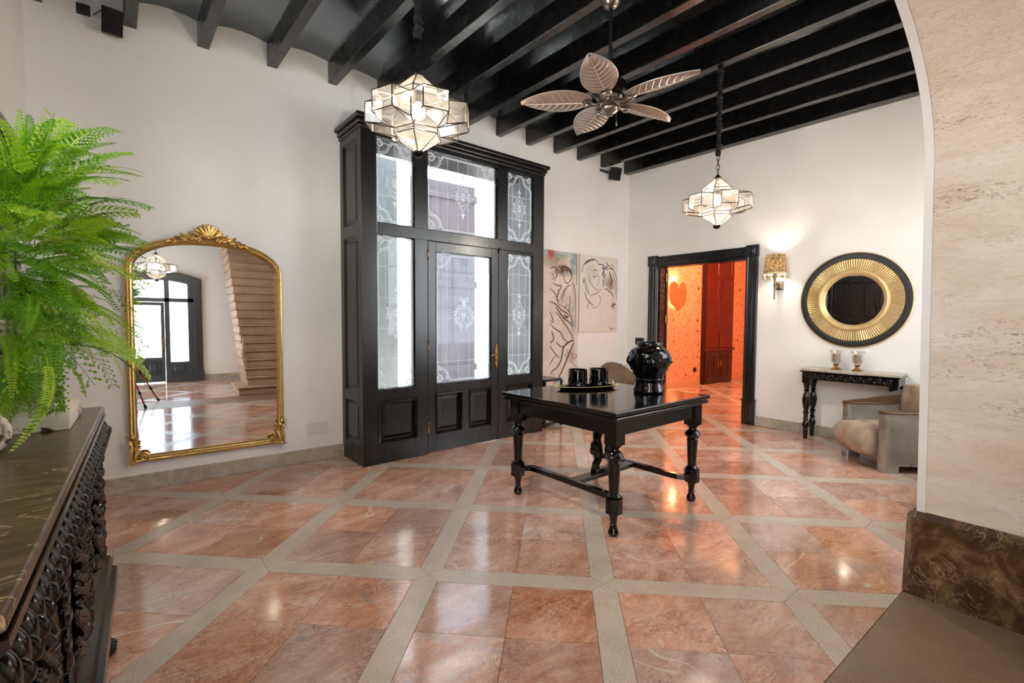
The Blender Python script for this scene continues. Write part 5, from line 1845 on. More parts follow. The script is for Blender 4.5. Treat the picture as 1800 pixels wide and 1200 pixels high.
S2 = [
    ('ink', .016, [(345, 250), (350, 200), (375, 160), (400, 140), (440, 130), (475, 150), (480, 180)]), ('ink', .014, [(365, 180), (380, 155), (370, 175), (390, 150), (385, 165), (410, 140), (405, 152), (430, 132), (428, 145), (455, 130)]),
    ('ink', .012, [(395, 250), (405, 310), (430, 350), (460, 380), (480, 375)]), ('ink', .014, [(432, 262), (445, 275), (460, 270)]), ('ink', .012, [(430, 230), (450, 215), (470, 222)]),
    ('ink', .010, [(470, 250), (485, 290), (478, 330), (468, 345)]), ('ink_light', .018, [(360, 280), (355, 330), (370, 300)]), ('ink_light', .014, [(352, 300), (365, 340), (380, 390), (410, 430)]),
    ('ink', .018, [(368, 400), (380, 450), (410, 490), (445, 515)]), ('ink', .012, [(370, 300), (385, 370), (405, 410)]), ('ink', .012, [(410, 440), (430, 425), (455, 415), (480, 400), (505, 370)]),
    ('ink', .010, [(385, 540), (395, 510), (408, 480)]), ('ink', .010, [(430, 530), (460, 530), (490, 500), (500, 460)]), ('ink', .010, [(480, 420), (500, 450), (490, 500)]),
    ('ink_blue', .028, [(510, 180), (525, 215), (515, 250), (535, 262)]), ('ink_blue', .020, [(512, 200), (535, 195), (560, 205)]), ('ink', .016, [(510, 290), (525, 320), (518, 340), (530, 350)]),
    ('ink', .018, [(532, 370), (550, 368), (565, 380), (575, 400)]), ('ink', .018, [(480, 170), (510, 165), (540, 185), (560, 175), (545, 140), (560, 165), (600, 190)]),
    ('ink', .016, [(565, 200), (590, 190), (615, 210), (635, 260), (648, 310)]), ('ink', .026, [(575, 215), (585, 260), (600, 300), (590, 340), (600, 370)]), ('ink', .014, [(600, 230), (620, 280), (640, 340), (645, 400)]),
    ('ink', .020, [(575, 380), (600, 405), (615, 445)]), ('ink', .012, [(620, 330), (635, 400), (640, 450)]), ('ink', .012, [(595, 200), (610, 180), (600, 160), (575, 165)]),
    ('ink_light', .04, [(595, 520), (615, 500), (635, 495)]), ('ink_light', .02, [(610, 530), (630, 515)]), ('ink_blue', .014, [(520, 235), (540, 245), (530, 270), (545, 285)]),
    ('ink', .008, [(585, 712), (592, 700), (590, 718), (600, 704), (604, 714), (610, 705), (616, 713), (634, 708)]), ('ink', .006, [(575, 695), (590, 700), (592, 725)])]
painting('lovers_painting', 'cream canvas with two sketched faces hanging beside the tall painting', 5.50, 6.47, 1.30, 2.553, MP2, S2, (326, 650, 98, 733))

# ------------------------------------------------------------ black switch, speakers
px_, py_ = right_pt(5.225)
tag(MB().box(-0.085, 0.085, -0.012, 0, -0.06, 0.06).box(-0.03, 0.0, -0.016, -0.012, -0.02, 0.02).build('light_switch', 'black_plastic', None, (px_, py_, 1.13), ROT_R, smooth=False, bevel=0.003), 'black switch plate on the white wall above the face vase', 'switch')
def speaker(label, loc, rz, tilt, size):
    t = thing('wall_speaker', label, 'speaker', loc, rz, 'small black wall speakers')
    W, D, H = size
    R = Matrix.Translation((0, -D / 2 - 0.05, 0)) @ Matrix.Rotation(tilt, 4, 'X')
    poly = []
    for i in range(9):
        s = -1 + 2 * i / 8
        poly.append((s * W / 2, -D / 2 - 0.02 * (1 - s * s)))
    poly += [(W * 0.36, D / 2), (-W * 0.36, D / 2)]
    MB().prism(poly, -H / 2, H / 2, R).build('cabinet', 'black_plastic', t, bevel=0.004, angle=0.5)
    gp_ = [(x * 0.94, y - 0.004) for x, y in poly[:9]]
    g = MB()
    vs_ = [(x, y, -H * 0.46) for x, y in gp_] + [(x, y, H * 0.46) for x, y in gp_]
    g.add(vs_, [(k, k + 1, 9 + k + 1, 9 + k) for k in range(8)], R)
    g.build('grille', simple('speaker_cloth', (16, 16, 17), 0.9, bump=0.3, bscale=300), t)
    MB().tube([(0, 0, 0), (0, -0.05, 0.0), (0, -0.08, 0)], 0.014, 8).box(-0.03, 0.03, -0.008, 0, -0.04, 0.04).build('bracket', 'black_plastic', t)
    return t
s1 = speaker('black wall speaker beside the black plate in the upper left corner', (-0.185, 5.21, 3.87), 0.15, math.radians(20), (0.135, 0.13, 0.19))
w_ = MB()
w_.tube([(-0.10, -0.01, 0.055), (-0.06, -0.03, 0.10), (0.0, -0.06, 0.12), (0.05, -0.05, 0.13), (0.06, -0.04, 0.10), (0.02, -0.06, 0.085), (0.0, -0.07, 0.11), (0.04, -0.06, 0.14)], 0.003, 6)
w_.build('cable', 'black_plastic', s1)
tag(MB().box(-0.042, 0.042, -0.012, 0, -0.042, 0.042).ball((0, -0.013, 0.005), (0.004, 0.004, 0.004), 6, 4).build('wall_box', 'black_plastic', None, (-0.342, 5.21, 3.955), smooth=False, bevel=0.003), 'square black wall plate beside the upper left speaker', 'wall plate')
xs = 6.27
s2_ = speaker('black wall speaker tucked under the last beams by the corner', (xs, back_y(xs), 3.93), PHI - 0.2, math.radians(16), (0.16, 0.14, 0.20))
MB().tube([(-0.05, -0.02, 0.06), (-0.06, -0.03, -0.06), (-0.03, -0.04, -0.14), (-0.01, -0.05, -0.09)], 0.003, 6).build('cable', simple('pale_cable', (210, 190, 160), 0.6), s2_)

# ------------------------------------------------------------ round sunburst mirror
mx_, my_ = right_pt(2.115)
sm = thing('sunburst_mirror', 'round mirror in a gold sunburst and black rim on the right wall', 'mirror', (mx_, my_, 1.758), ROT_R)
RXm = Matrix.Rotation(PI / 2, 4, 'X')         # lathe axis z -> -y
def disc(prof_, n_=72):
    return MB().lathe(prof_, n_, RXm, cap=False)
disc([(0.575, 0.0), (0.588, 0.010), (0.590, 0.022), (0.580, 0.028)], 96).build('gold_edge', 'gold_pale', sm)
disc([(0.580, 0.024), (0.578, 0.034), (0.55, 0.042), (0.51, 0.036), (0.505, 0.022)], 96).build('black_rim', simple('charcoal_stained_wood', (38, 35, 33), 0.5, c2=(26, 24, 23), scale=20), sm)
disc([(0.512, 0.022), (0.37, 0.028), (0.37, 0.0)], 96).build('sunburst_ground', 'gold_pale', sm)
rb = MB()
NR = 116
for k in range(NR):
    a = 2 * PI * k / NR
    c_, s_ = math.cos(a), math.sin(a)
    rb.tube([(0.508 * c_, -0.026, 0.508 * s_), (0.50 * c_, -0.034, 0.50 * s_), (0.38 * c_, -0.038, 0.38 * s_), (0.362 * c_, -0.034, 0.362 * s_)], [0.006, 0.0125, 0.0095, 0.008], 6)
o = rb.build('sunburst_ribs', 'gold_pale', sm)
o['kind'] = 'stuff'
disc([(0.375, 0.02), (0.382, 0.050), (0.372, 0.072), (0.350, 0.080), (0.330, 0.070), (0.322, 0.050), (0.315, 0.046), (0.308, 0.030), (0.306, 0.012)], 96).build('inner_ring', 'gold_pale', sm)
disc([(0.31, 0.014), (0.0, 0.014)], 96).build('mirror_glass', 'mirror', sm, smooth=False)

# ------------------------------------------------------------ carved console
cx_, cy2 = right_pt(2.06)
con = thing('console_table', 'narrow black carved console table under the round mirror', 'console table', (cx_, cy2, 0), ROT_R)
# local x to the viewer's right, y from -0.36 (front) to -0.03 (wall)
CL = 0.485
MB().box(-CL - 0.015, CL + 0.015, -0.375, -0.03, 0.872, 0.900).build('marble_top', 'grey_marble', con, smooth=False, bevel=0.003)
MB().box(-CL - 0.02, CL + 0.02, -0.38, -0.028, 0.858, 0.873).build('top_moulding', 'black_carved', con, smooth=False, bevel=0.003)
MB().box(-CL, CL, -0.355, -0.04, 0.765, 0.858).build('frieze', 'black_carved', con, smooth=False, bevel=0.003)
for k in range(9):
    x = -CL + 0.115 + k * 0.0945
    q = MB()
    q.tube([(0.040 * math.cos(2 * PI * i / 16), -0.356, 0.812 + 0.036 * math.sin(2 * PI * i / 16)) for i in range(16)], 0.007, 6, closed=True)
    for i in range(4):
        a = PI / 4 + i * PI / 2
        q.ball((0.018 * math.cos(a), -0.358, 0.812 + 0.018 * math.sin(a)), (0.013, 0.007, 0.011), 8, 5)
    q.ball((0, -0.36, 0.812), 0.008, 8, 5)
    q.build('carved_rosette', 'black_carved', con, (x, 0, 0))
for k in range(10):
    MB().box(-0.004, 0.004, -0.364, -0.354, 0.768, 0.856).build('carved_bar', 'black_carved', con, (-CL + 0.0675 + k * 0.0945, 0, 0), smooth=False)
cl = MB()
cl.box(-0.042, 0.042, -0.042, 0.042, 0.715, 0.86)
cl.lathe([(0.020, 0.0), (0.024, 0.02), (0.027, 0.10), (0.031, 0.125), (0.024, 0.135), (0.040, 0.165), (0.044, 0.19), (0.034, 0.215), (0.022, 0.24), (0.034, 0.262), (0.022, 0.28), (0.026, 0.31), (0.036, 0.345), (0.024, 0.36), (0.030, 0.385), (0.036, 0.45), (0.040, 0.52), (0.034, 0.575), (0.022, 0.60), (0.038, 0.62), (0.024, 0.635), (0.034, 0.66), (0.034, 0.69), (0.040, 0.70), (0.040, 0.716)], 16)
for k in range(6):
    a = k * PI / 3
    cl.tube([(0.030 * math.cos(a), 0.030 * math.sin(a), 0.39), (0.040 * math.cos(a + 0.3), 0.040 * math.sin(a + 0.3), 0.50), (0.032 * math.cos(a + 0.6), 0.032 * math.sin(a + 0.6), 0.58)], [0.004, 0.008, 0.004], 6)
clm = cl.mesh('leg', 'black_carved')
for x in (-CL + 0.045, CL - 0.045):
    for y in (-0.315, -0.085):
        inst('leg', clm, con, (x, y, 0))
# ------------------------------------------------------------ hurricane candle holders
def hurricane(label, x):
    p = Vector((cx_, cy2, 0.90)) + Matrix.Rotation(ROT_R, 3, 'Z') @ Vector((x, -0.19, 0))
    t = thing('hurricane_candle', label, 'candle holder', p, 0.0, 'hurricane candle holders on the console')
    MB().lathe([(0.058, 0.0), (0.060, 0.006), (0.040, 0.020), (0.022, 0.036), (0.018, 0.046), (0.030, 0.058), (0.034, 0.070), (0.012, 0.074)], 24).build('brass_foot', 'brass', t)
    MB().lathe([(0.014, 0.070), (0.046, 0.084), (0.058, 0.105), (0.058, 0.19), (0.064, 0.215), (0.078, 0.240), (0.077, 0.240), (0.062, 0.214), (0.056, 0.19), (0.056, 0.107), (0.044, 0.088)], 32, cap=False).build('glass_cup', 'cup_glass', t)
    MB().lathe([(0.040, 0.092), (0.041, 0.098), (0.041, 0.188), (0.036, 0.194), (0.008, 0.190)], 24).tube([(0, 0, 0.19), (0.002, 0, 0.203)], 0.002, 5).build('candle', simple('taupe_candle', (166, 140, 118), 0.6, c2=(150, 122, 100), scale=18), t)
hurricane('glass hurricane with taupe candle on the console, nearer the doorway', -0.165)
hurricane('glass hurricane with taupe candle on the console, nearer the stone arch', 0.055)

# ------------------------------------------------------------ aviator armchair
fx, fy = 5.717, 1.447                       # foot at the near front corner
rzc = math.atan2(0.73, 0.68)                # width runs along (0.68, 0.73)
ac = thing('aviator_armchair', 'riveted aluminium armchair with worn tan leather cushion beside the console', 'armchair', (fx, fy, 0), rzc)
# local: x across the front (0 near arm .. 0.72 far arm), y backwards is -y, front at y = 0
def aluminium():
    t = NT('riveted_aluminium')
    co = t.obj()
    f = t.noise(co, 3, 3, 0.5, 0.4)
    t.link(t.ramp(f, [(0.3, (150, 147, 141)), (0.55, (176, 173, 167)), (0.75, (200, 198, 193))]), t.b.inputs['Base Color'])
    t.set(Metallic=0.72)
    t.link(t.math('MULTIPLY_ADD', t.noise(co, 4, 3, 0.5), 0.16, 0.20), t.b.inputs['Roughness'])
    t.bump(t.noise(co, 4, 2, 0.5), 0.03, 0.02)
    return t.m
MAT['alu'] = aluminium()
MAT['tan_leather'] = simple('worn_tan_leather', (190, 168, 144), 0.40, c2=(138, 112, 88), scale=5, bump=0.12, bscale=60, dist=0.5)
MAT['walnut'] = simple('walnut_armrest', (96, 66, 42), 0.35, c2=(70, 46, 28), scale=6, stretch=(1, 6, 6))
AW, AH, AD, WD = 0.115, 0.585, 0.78, 0.72
def arm(x0):
    """rounded front panel, sides sweeping up to the back"""
    mb = MB()
    n_ = 10
    secs = []
    for i in range(n_ + 1):
        s = i / n_
        y = -AD * s
        top = AH + 0.02 * math.sin(PI * s) + 0.20 * max(0, (s - 0.55) / 0.45) ** 2
        bulge = 0.0
        secs.append((y, top))
    vs_, fs = [], []
    prof_ = [(0.0, 0), (0.0, 1), (AW * 0.2, 1), (AW * 0.8, 1), (AW, 1), (AW, 0)]
    # plan outline with rounded front
    plan = []
    for k in range(9):
        a = PI * k / 8
        plan.append((AW / 2 - AW / 2 * math.cos(a), -0.05 + 0.05 * math.sin(a)))
    outl = [(0.0, y) for y, _ in reversed(secs) if y < -0.06] + plan + [(AW, y) for y, _ in secs if y < -0.06]
    def top_at(y):
        s = -y / AD
        return AH + 0.20 * max(0, (s - 0.55) / 0.45) ** 2
    m = len(outl)
    for x, y in outl:
        vs_.append((x0 + x, y, 0.075))
    for x, y in outl:
        vs_.append((x0 + x, y, top_at(y)))
    for k in range(m):
        k2 = (k + 1) % m
        fs.append((k, k2, m + k2, m + k))
    fs.append(tuple(range(m, 2 * m)))
    fs.append(tuple(reversed(range(m))))
    return mb.add(vs_, fs), outl, top_at
for x0, nm in ((0.0, 'near'), (WD - AW, 'far')):
    mb, outl, top_at = arm(x0)
    a_ = mb.build('arm_panel', 'alu', ac, angle=0.5)
    cap = MB()
    vs_, fs = [], []
    big = [((x - AW / 2) * 1.10 + AW / 2, y + (0.006 if y > -0.06 else 0)) for x, y in outl]
    m = len(big)
    for zz in (0.0, 0.022):
        for x, y in big:
            vs_.append((x0 + x, y, top_at(y) + zz))
    for k in range(m):
        fs.append((k, (k + 1) % m, m + (k + 1) % m, m + k))
    fs.append(tuple(range(m, 2 * m)))
    cap.add(vs_, fs).build('wooden_armrest', 'walnut', ac, bevel=0.006)
    rv_ = MB()
    for side in (0.0, AW):
        for k in range(22):
            y = -0.07 - k * 0.036
            for z in (0.10, top_at(y) - 0.02, 0.36):
                rv_.ball((x0 + side, y, z), (0.003, 0.0045, 0.0045), 6, 4)
        for k in range(10):
            rv_.ball((x0 + side, -0.32, 0.11 + k * 0.045), (0.003, 0.0045, 0.0045), 6, 4)
            rv_.ball((x0 + side, -0.075, 0.11 + k * 0.045), (0.003, 0.0045, 0.0045), 6, 4)
    o = rv_.build('rivets', simple('rivet_steel', (110, 106, 100), 0.3, 1.0), a_)
    o['kind'] = 'stuff'
    for yy in (-0.005, -AD + 0.16):
        ft = MB()
        pl_ = [(AW / 2 - AW / 2 * math.cos(PI * k / 8), -0.05 + 0.05 * math.sin(PI * k / 8) + yy + 0.005) for k in range(9)]
        ft.prism([(x0 + x, y) for x, y in pl_] + [(x0 + AW, yy - 0.15), (x0, yy - 0.15)], 0.0, 0.075)
        ft.build('foot_shoe', 'alu', ac, angle=0.5)
    seam = MB().box(x0 - 0.0015, x0, -AD + 0.05, -0.06, 0.352, 0.368)
    seam.build('seam_strip', 'alu', a_, smooth=False)
# metal base rail, seat cushion, back
MB().box(AW, WD - AW, -AD + 0.1, -0.045, 0.10, 0.17).build('seat_base', 'alu', ac, smooth=False, bevel=0.01)
MB().tube([(AW + 0.005, -0.03, 0.175), (WD / 2, -0.018, 0.172), (WD - AW - 0.005, -0.03, 0.175)], 0.007, 8).build('base_piping', 'white_plate', ac)
def cushion(x0, x1, y0, y1, z0, z1, puff):
    mb = MB()
    nx, ny, nz = 14, 14, 8
    vs_, fs, idx = [], [], {}
    def P(u, v, w_):
        cx2, cy2_, cz = (x0 + x1) / 2, (y0 + y1) / 2, (z0 + z1) / 2
        def sq(a, b, c): return a * math.sqrt(max(0.0, 1 - 0.15 * b * b - 0.15 * c * c + 0.03 * b * b * c * c))
        X, Y, Z = sq(u, v, w_), sq(v, u, w_), sq(w_, u, v)
        return (cx2 + X * (x1 - x0) / 2, cy2_ + Y * (y1 - y0) / 2 + puff * max(0, v) * (1 - w_ * w_) * 0.5, cz + Z * (z1 - z0) / 2)
    def face(fn, na, nb):
        base = len(vs_)
        for i in range(na + 1):
            for j in range(nb + 1):
                vs_.append(fn(2 * i / na - 1, 2 * j / nb - 1))
        for i in range(na):
            for j in range(nb):
                a = base + i * (nb + 1) + j
                fs.append((a, a + nb + 1, a + nb + 2, a + 1))
    face(lambda a, b: P(a, b, 1), nx, ny)
    face(lambda a, b: P(b, a, -1), ny, nx)
    face(lambda a, b: P(a, 1, -b), nx, nz)
    face(lambda a, b: P(a, -1, b), nx, nz)
    face(lambda a, b: P(1, a, b), ny, nz)
    face(lambda a, b: P(-1, -a, b), ny, nz)
    return mb.add(vs_, fs)
def weld(o):
    import bmesh
    bm2 = bmesh.new()
    bm2.from_mesh(o.data)
    bmesh.ops.remove_doubles(bm2, verts=bm2.verts, dist=0.0005)
    bmesh.ops.recalc_face_normals(bm2, faces=bm2.faces)
    bm2.to_mesh(o.data)
    bm2.free()
    o.data.shade_smooth()
    return o
cu = weld(cushion(AW - 0.012, WD - AW + 0.012, -0.58, 0.125, 0.125, 0.43, 0.10).build('seat_cushion', 'tan_leather', ac, angle=1.4))
MB().tube([(AW + 0.08, 0.0, 0.412), (AW + 0.095, 0.065, 0.395), (WD / 2, 0.125, 0.362), (WD - AW - 0.095, 0.065, 0.395), (WD - AW - 0.08, 0.0, 0.412), (WD - AW - 0.09, -0.2, 0.428), (WD - AW - 0.10, -0.45, 0.425)], 0.004, 6).tube([(AW + 0.08, 0.0, 0.412), (AW + 0.09, -0.2, 0.428), (AW + 0.10, -0.45, 0.425)], 0.004, 6).build('cushion_piping', 'tan_leather', cu)
qs = MB()
for k in range(5):
    for d_ in (-1, 1):
        xa = AW + 0.12 + k * 0.065
        pts = []
        for i in range(9):
            s_ = i / 8
            xx = xa + d_ * 0.10 * (s_ - 0.5)
            yy = 0.035 - 0.40 * s_
            if AW + 0.085 < xx < WD - AW - 0.085:
                pts.append((xx, yy, 0.4275 - 0.030 * max(0.0, 1 - s_ * 3.5) ** 1.5))
        if len(pts) > 2:
            qs.tube(pts, 0.0022, 5)
qs.build('quilting_seams', simple('leather_seam', (120, 94, 70), 0.6), cu)['kind'] = 'stuff'
bk = weld(cushion(AW - 0.02, WD - AW + 0.02, -AD + 0.04, -0.56, 0.30, 0.84, 0.05).build('back_cushion', 'tan_leather', ac, angle=1.4))
MB().tube([(AW + 0.03, -0.585, 0.45), (AW + 0.06, -0.57, 0.70), (WD / 2, -0.565, 0.78), (WD - AW - 0.06, -0.57, 0.70), (WD - AW - 0.03, -0.585, 0.45)], 0.006, 6).build('back_piping', 'tan_leather', bk)
MB().box(0.02, WD - 0.02, -AD - 0.02, -AD + 0.05, 0.09, 0.80).build('back_shell', 'alu', ac, smooth=False, bevel=0.02)

# ------------------------------------------------------------ quilted tub chair in the corner
MAT['velvet'] = simple('brown_velvet', (132, 108, 82), 0.75, c2=(108, 86, 64), scale=8)
tc = thing('tub_chair', 'quilted brown velvet tub chair in the corner behind the table', 'armchair', (5.72, 4.66, 0), math.radians(-12))
def tub_shell():
    n_ = 28
    vs_, fs = [], []
    rows = []
    for k in range(n_ + 1):
        a = math.radians(-25 + 230 * k / n_)          # open towards -y
        s = abs(a - PI / 2) / math.radians(115)
        top = 0.62 + 0.22 * max(0, 1 - (s / 0.62) ** 2)
        for r, z in ((0.30, 0.32), (0.31, 0.5), (0.315, top - 0.02), (0.34, top), (0.375, top - 0.02), (0.375, 0.5), (0.34, 0.22)):
            vs_.append((r * 1.0 * math.cos(a), r * math.sin(a), z))
    K = 7
    for k in range(n_):
        for j in range(K - 1):
            p = k * K + j
            fs.append((p, p + K, p + K + 1, p + 1))
    fs += [tuple(range(K)), tuple(range(n_ * K + K - 1, n_ * K - 1, -1))]
    return MB().add(vs_, fs)
tub_shell().build('tub_back', 'velvet', tc, angle=1.0)
ql = MB()
for k in range(9):
    for d in (-1, 1):
        pts = []
        for i in range(7):
            s = i / 6
            a = math.radians(48 + k * 10.5 + d * (s - 0.5) * 26)
            z = 0.47 + 0.34 * s
            if 0.40 < z and (a > 0.7 and a < 2.45):
                pts.append((0.312 * math.cos(a), 0.312 * math.sin(a), z))
        if len(pts) > 2:
            ql.tube(pts, 0.005, 5)
ql.build('quilting_seams', 'velvet', tc)
weld(cushion(-0.29, 0.29, -0.30, 0.26, 0.30, 0.45, 0.05).build('seat_cushion', 'velvet', tc, angle=1.4))
for x in (-0.22, 0.22):
    for y in (-0.2, 0.22):
        MB().lathe([(0.012, 0), (0.022, 0.26)], 10, Matrix.Translation((x, y, 0))).build('leg', 'black_wood', tc)

# ------------------------------------------------------------ small black stand tucked behind the vestibule
sd = thing('low_stand', 'low black stand with a shelf tucked behind the vestibule corner', 'side table', (4.52, 5.10, 0), PHI)
MB().box(-0.20, 0.13, -0.20, 0.20, 0.64, 0.67).build('top', 'black_wood', sd, smooth=False, bevel=0.003)
MB().box(-0.20, 0.155, -0.20, 0.20, 0.04, 0.065).build('shelf', 'black_wood', sd, smooth=False, bevel=0.003)
for x in (-0.185, 0.14):
    for y in (-0.185, 0.185):
        MB().box(x - 0.013, x + 0.013, y - 0.013, y + 0.013, 0, 0.64).build('leg', 'black_wood', sd, smooth=False)
bx_ = thing('storage_box', 'small cream and moss green box on the low stand', 'box', (4.50, 5.06, 0.065), PHI)
MB().box(-0.09, 0.03, -0.10, 0.10, 0, 0.16).build('box_body', simple('cream_card', (226, 218, 186), 0.6), bx_, smooth=False, bevel=0.003)
MB().box(0.032, 0.10, -0.09, 0.09, 0, 0.10).build('box_end', simple('moss_card', (120, 124, 40), 0.6), bx_, smooth=False, bevel=0.003)

# ------------------------------------------------------------ carved sideboard
sb = thing('carved_sideboard', 'black carved sideboard with a dark veined marble top along the left edge', 'sideboard', (-0.685, 0.93, 0), PI / 2)
SLN = 1.87                                    # local x runs into the room depth, front at y = -0.50
MB().box(-0.02, SLN + 0.01, -0.525, -0.005, 1.072, 1.10).build('marble_top', 'dark_marble', sb, smooth=False, bevel=0.006)
mo = MB()
pf_ = [(-0.528, 1.068), (-0.530, 1.056), (-0.520, 1.046), (-0.500, 1.040), (-0.500, 1.000), (-0.49, 0.985), (-0.45, 0.985), (-0.45, 1.070)]
K = len(pf_)
xs_ = (-0.03, SLN + 0.02)
mo.add([(xs_[0], y, z) for y, z in pf_] + [(xs_[1], y, z) for y, z in pf_], [(k, (k + 1) % K, K + (k + 1) % K, K + k) for k in range(K)] + [tuple(range(K)), tuple(range(2 * K - 1, K - 1, -1))])
mo.build('edge_moulding', 'black_carved', sb, smooth=False)
gd = MB()
gd.ball((0, 0, 0), (0.031, 0.024, 0.042), 12, 9)
gd.ball((0.028, -0.012, -0.020), (0.013, 0.018, 0.022), 8, 6)
gd.ball((0.026, -0.006, 0.022), (0.010, 0.014, 0.014), 8, 6)
gdm = gd.mesh('gadroon', 'black_carved', True, 1.4)
NG = 31
for k in range(NG):
    inst('gadroon', gdm, sb, (0.0 + k * SLN / (NG - 1), -0.510, 1.012), (math.radians(-24), math.radians(20), 0))
cb = MB().box(0.0, SLN, -0.475, -0.01, 0.41, 1.06)
cb.build('carcass', 'black_carved', sb, smooth=False)
bm2 = MB()
pf_ = [(-0.47, 0.425), (-0.50, 0.418), (-0.525, 0.400), (-0.535, 0.385), (-0.525, 0.36), (-0.548, 0.345), (-0.552, 0.315), (-0.53, 0.295), (-0.40, 0.295), (-0.40, 0.425)]
K = len(pf_)
bm2.add([(-0.03, y, z) for y, z in pf_] + [(SLN + 0.03, y, z) for y, z in pf_], [(k, (k + 1) % K, K + (k + 1) % K, K + k) for k in range(K)] + [tuple(range(K)), tuple(range(2 * K - 1, K - 1, -1))])
bm2.build('base_moulding', 'black_carved', sb, smooth=False)
MB().box(0.0, SLN, -0.46, -0.02, 0.22, 0.30).build('plinth_rail', 'black_carved', sb, smooth=False)
for x in (0.10, SLN - 0.08):
    for y in (-0.46, -0.08):
        ft = MB()
        ft.lathe([(0.03, 0.0), (0.055, 0.01), (0.062, 0.05), (0.050, 0.09), (0.03, 0.11), (0.045, 0.14), (0.06, 0.18), (0.06, 0.30)], 14, Matrix.Translation((x, y, 0)))
        for k in range(3):
            ft.ball((x - 0.03 + 0.03 * k, y - 0.05, 0.03), (0.016, 0.035, 0.028), 8, 6)
        ft.build('claw_foot', 'black_carved', sb)
# posts between the bays
for x in (0.045, 0.64, 1.23, SLN - 0.045):
    po = MB()
    po.box(x - 0.045, x + 0.045, -0.505, -0.47, 0.42, 0.99)
    for k in range(9):
        po.ball((x + (0.012 if k % 2 else -0.012), -0.508, 0.47 + k * 0.058), (0.022, 0.014, 0.026), 8, 6)
        po.ball((x - (0.014 if k % 2 else -0.014), -0.506, 0.495 + k * 0.058), (0.014, 0.010, 0.016), 7, 5)
    po.build('carved_post', 'black_carved', sb)
MB().tube([(SLN - 0.045, -0.51, 0.68), (SLN + 0.012, -0.50, 0.685)], 0.005, 6).build('post_band', 'steel', sb)
rngs = random.Random(9)
for bi, (x0, x1) in enumerate(((0.09, 0.595), (0.685, 1.185), (1.275, SLN - 0.09))):
    d = bpy.data.objects.new('door', None); col.objects.link(d); d.parent = sb; d.empty_display_size = 0.05
    MB().box(x0, x1, -0.492, -0.47, 0.43, 0.985).build('door_panel', 'black_carved', d, smooth=False, bevel=0.003)
    xm, hw = (x0 + x1) / 2, (x1 - x0) / 2 - 0.06
    archp = [(xm - hw, 0.48), (xm + hw, 0.48), (xm + hw, 0.74)] + [(xm + hw * math.cos(PI * k / 14), 0.74 + 0.17 * math.sin(PI * k / 14)) for k in range(1, 14)] + [(xm - hw, 0.74)]
    MB().sweep(archp, [(-0.024, -0.490), (-0.022, -0.503), (-0.012, -0.510), (0.0, -0.503), (0.008, -0.506), (0.020, -0.497), (0.026, -0.490)]).build('arched_moulding', 'black_carved', d)
    cv = MB()
    for k in range(15):                        # foliage climbing a central stem
        s = k / 14
        z = 0.50 + 0.34 * s
        for sg in (-1, 1):
            L = 0.10 * (1 - 0.5 * s) + 0.02
            a = math.radians(50 + 25 * math.sin(k * 1.7))
            p0 = Vector((xm, -0.494, z))
            dd_ = Vector((sg * math.sin(a), 0, math.cos(a)))
            cv.tube([p0, p0 + dd_ * L * 0.5 + Vector((0, -0.022, 0)), p0 + dd_ * L + Vector((0, -0.010, 0.01))], [0.010, 0.018, 0.008], 6)
            cv.ball(tuple(p0 + dd_ * L + Vector((0, -0.012, 0.01))), (0.017, 0.013, 0.017), 8, 6)
    cv.ball((xm, -0.50, 0.86), (0.03, 0.022, 0.035), 10, 7)
    cv.build('carved_foliage', 'black_carved', d, angle=1.2)
    sp_ = MB()
    for sg in (-1, 1):                         # spandrel leaves
        for k in range(6):
            sp_.ball((xm + sg * (hw + 0.02 - 0.03 * (k % 3)), -0.497, 0.955 - 0.028 * (k // 2)), (0.018, 0.012, 0.016), 8, 6)
    sp_.build('spandrel_carving', 'black_carved', d)
    MB().lathe([(0.016, 0), (0.010, 0.014), (0.018, 0.026), (0.004, 0.036)], 12, Matrix.Translation((x1 - 0.03, -0.492, 0.70)) @ Matrix.Rotation(PI / 2, 4, 'X')).build('knob', 'dark_metal', d)

# ------------------------------------------------------------ distressed urn
def chipped():
    t = NT('chipped_white_paint')
    co = t.obj()
    a = t.noise(co, 9, 6, 0.7, 0.8)
    b = t.noise(co, 38, 5, 0.7, 0.5)
    c = t.ramp(t.noise(co, 4, 4, 0.6), [(0.35, (226, 212, 190)), (0.65, (240, 234, 222))])
    f = t.ramp(t.math('ADD', t.math('MULTIPLY', a, 0.7), t.math('MULTIPLY', b, 0.3)), [(0.42, (1, 1, 1, 1)), (0.455, (0, 0, 0, 1))])
    t.link(t.mix(f, c, lin((58, 40, 28))), t.b.inputs['Base Color'])
    t.set(Roughness=0.6)
    t.bump(b, 0.25, 0.006)
    return t.m
MAT['chipped'] = chipped()
urn = thing('footed_urn', 'chipped white footed urn holding the fern on the sideboard', 'urn', (-0.41, 2.475, 1.10))
HB = 0.185
ub = MB()
ub.add([(-HB, -HB, 0), (HB, -HB, 0), (HB, HB, 0), (-HB, HB, 0), (-HB, -HB, 0.055), (HB, -HB, 0.055), (HB, HB, 0.055), (-HB, HB, 0.055), (-HB * 0.8, -HB * 0.8, 0.075), (HB * 0.8, -HB * 0.8, 0.075), (HB * 0.8, HB * 0.8, 0.075), (-HB * 0.8, HB * 0.8, 0.075)],
       [(3, 2, 1, 0), (0, 1, 5, 4), (1, 2, 6, 5), (2, 3, 7, 6), (3, 0, 4, 7), (4, 5, 9, 8), (5, 6, 10, 9), (6, 7, 11, 10), (7, 4, 8, 11), (8, 9, 10, 11)])
ub.build('square_base', 'chipped', urn, smooth=False, bevel=0.005)
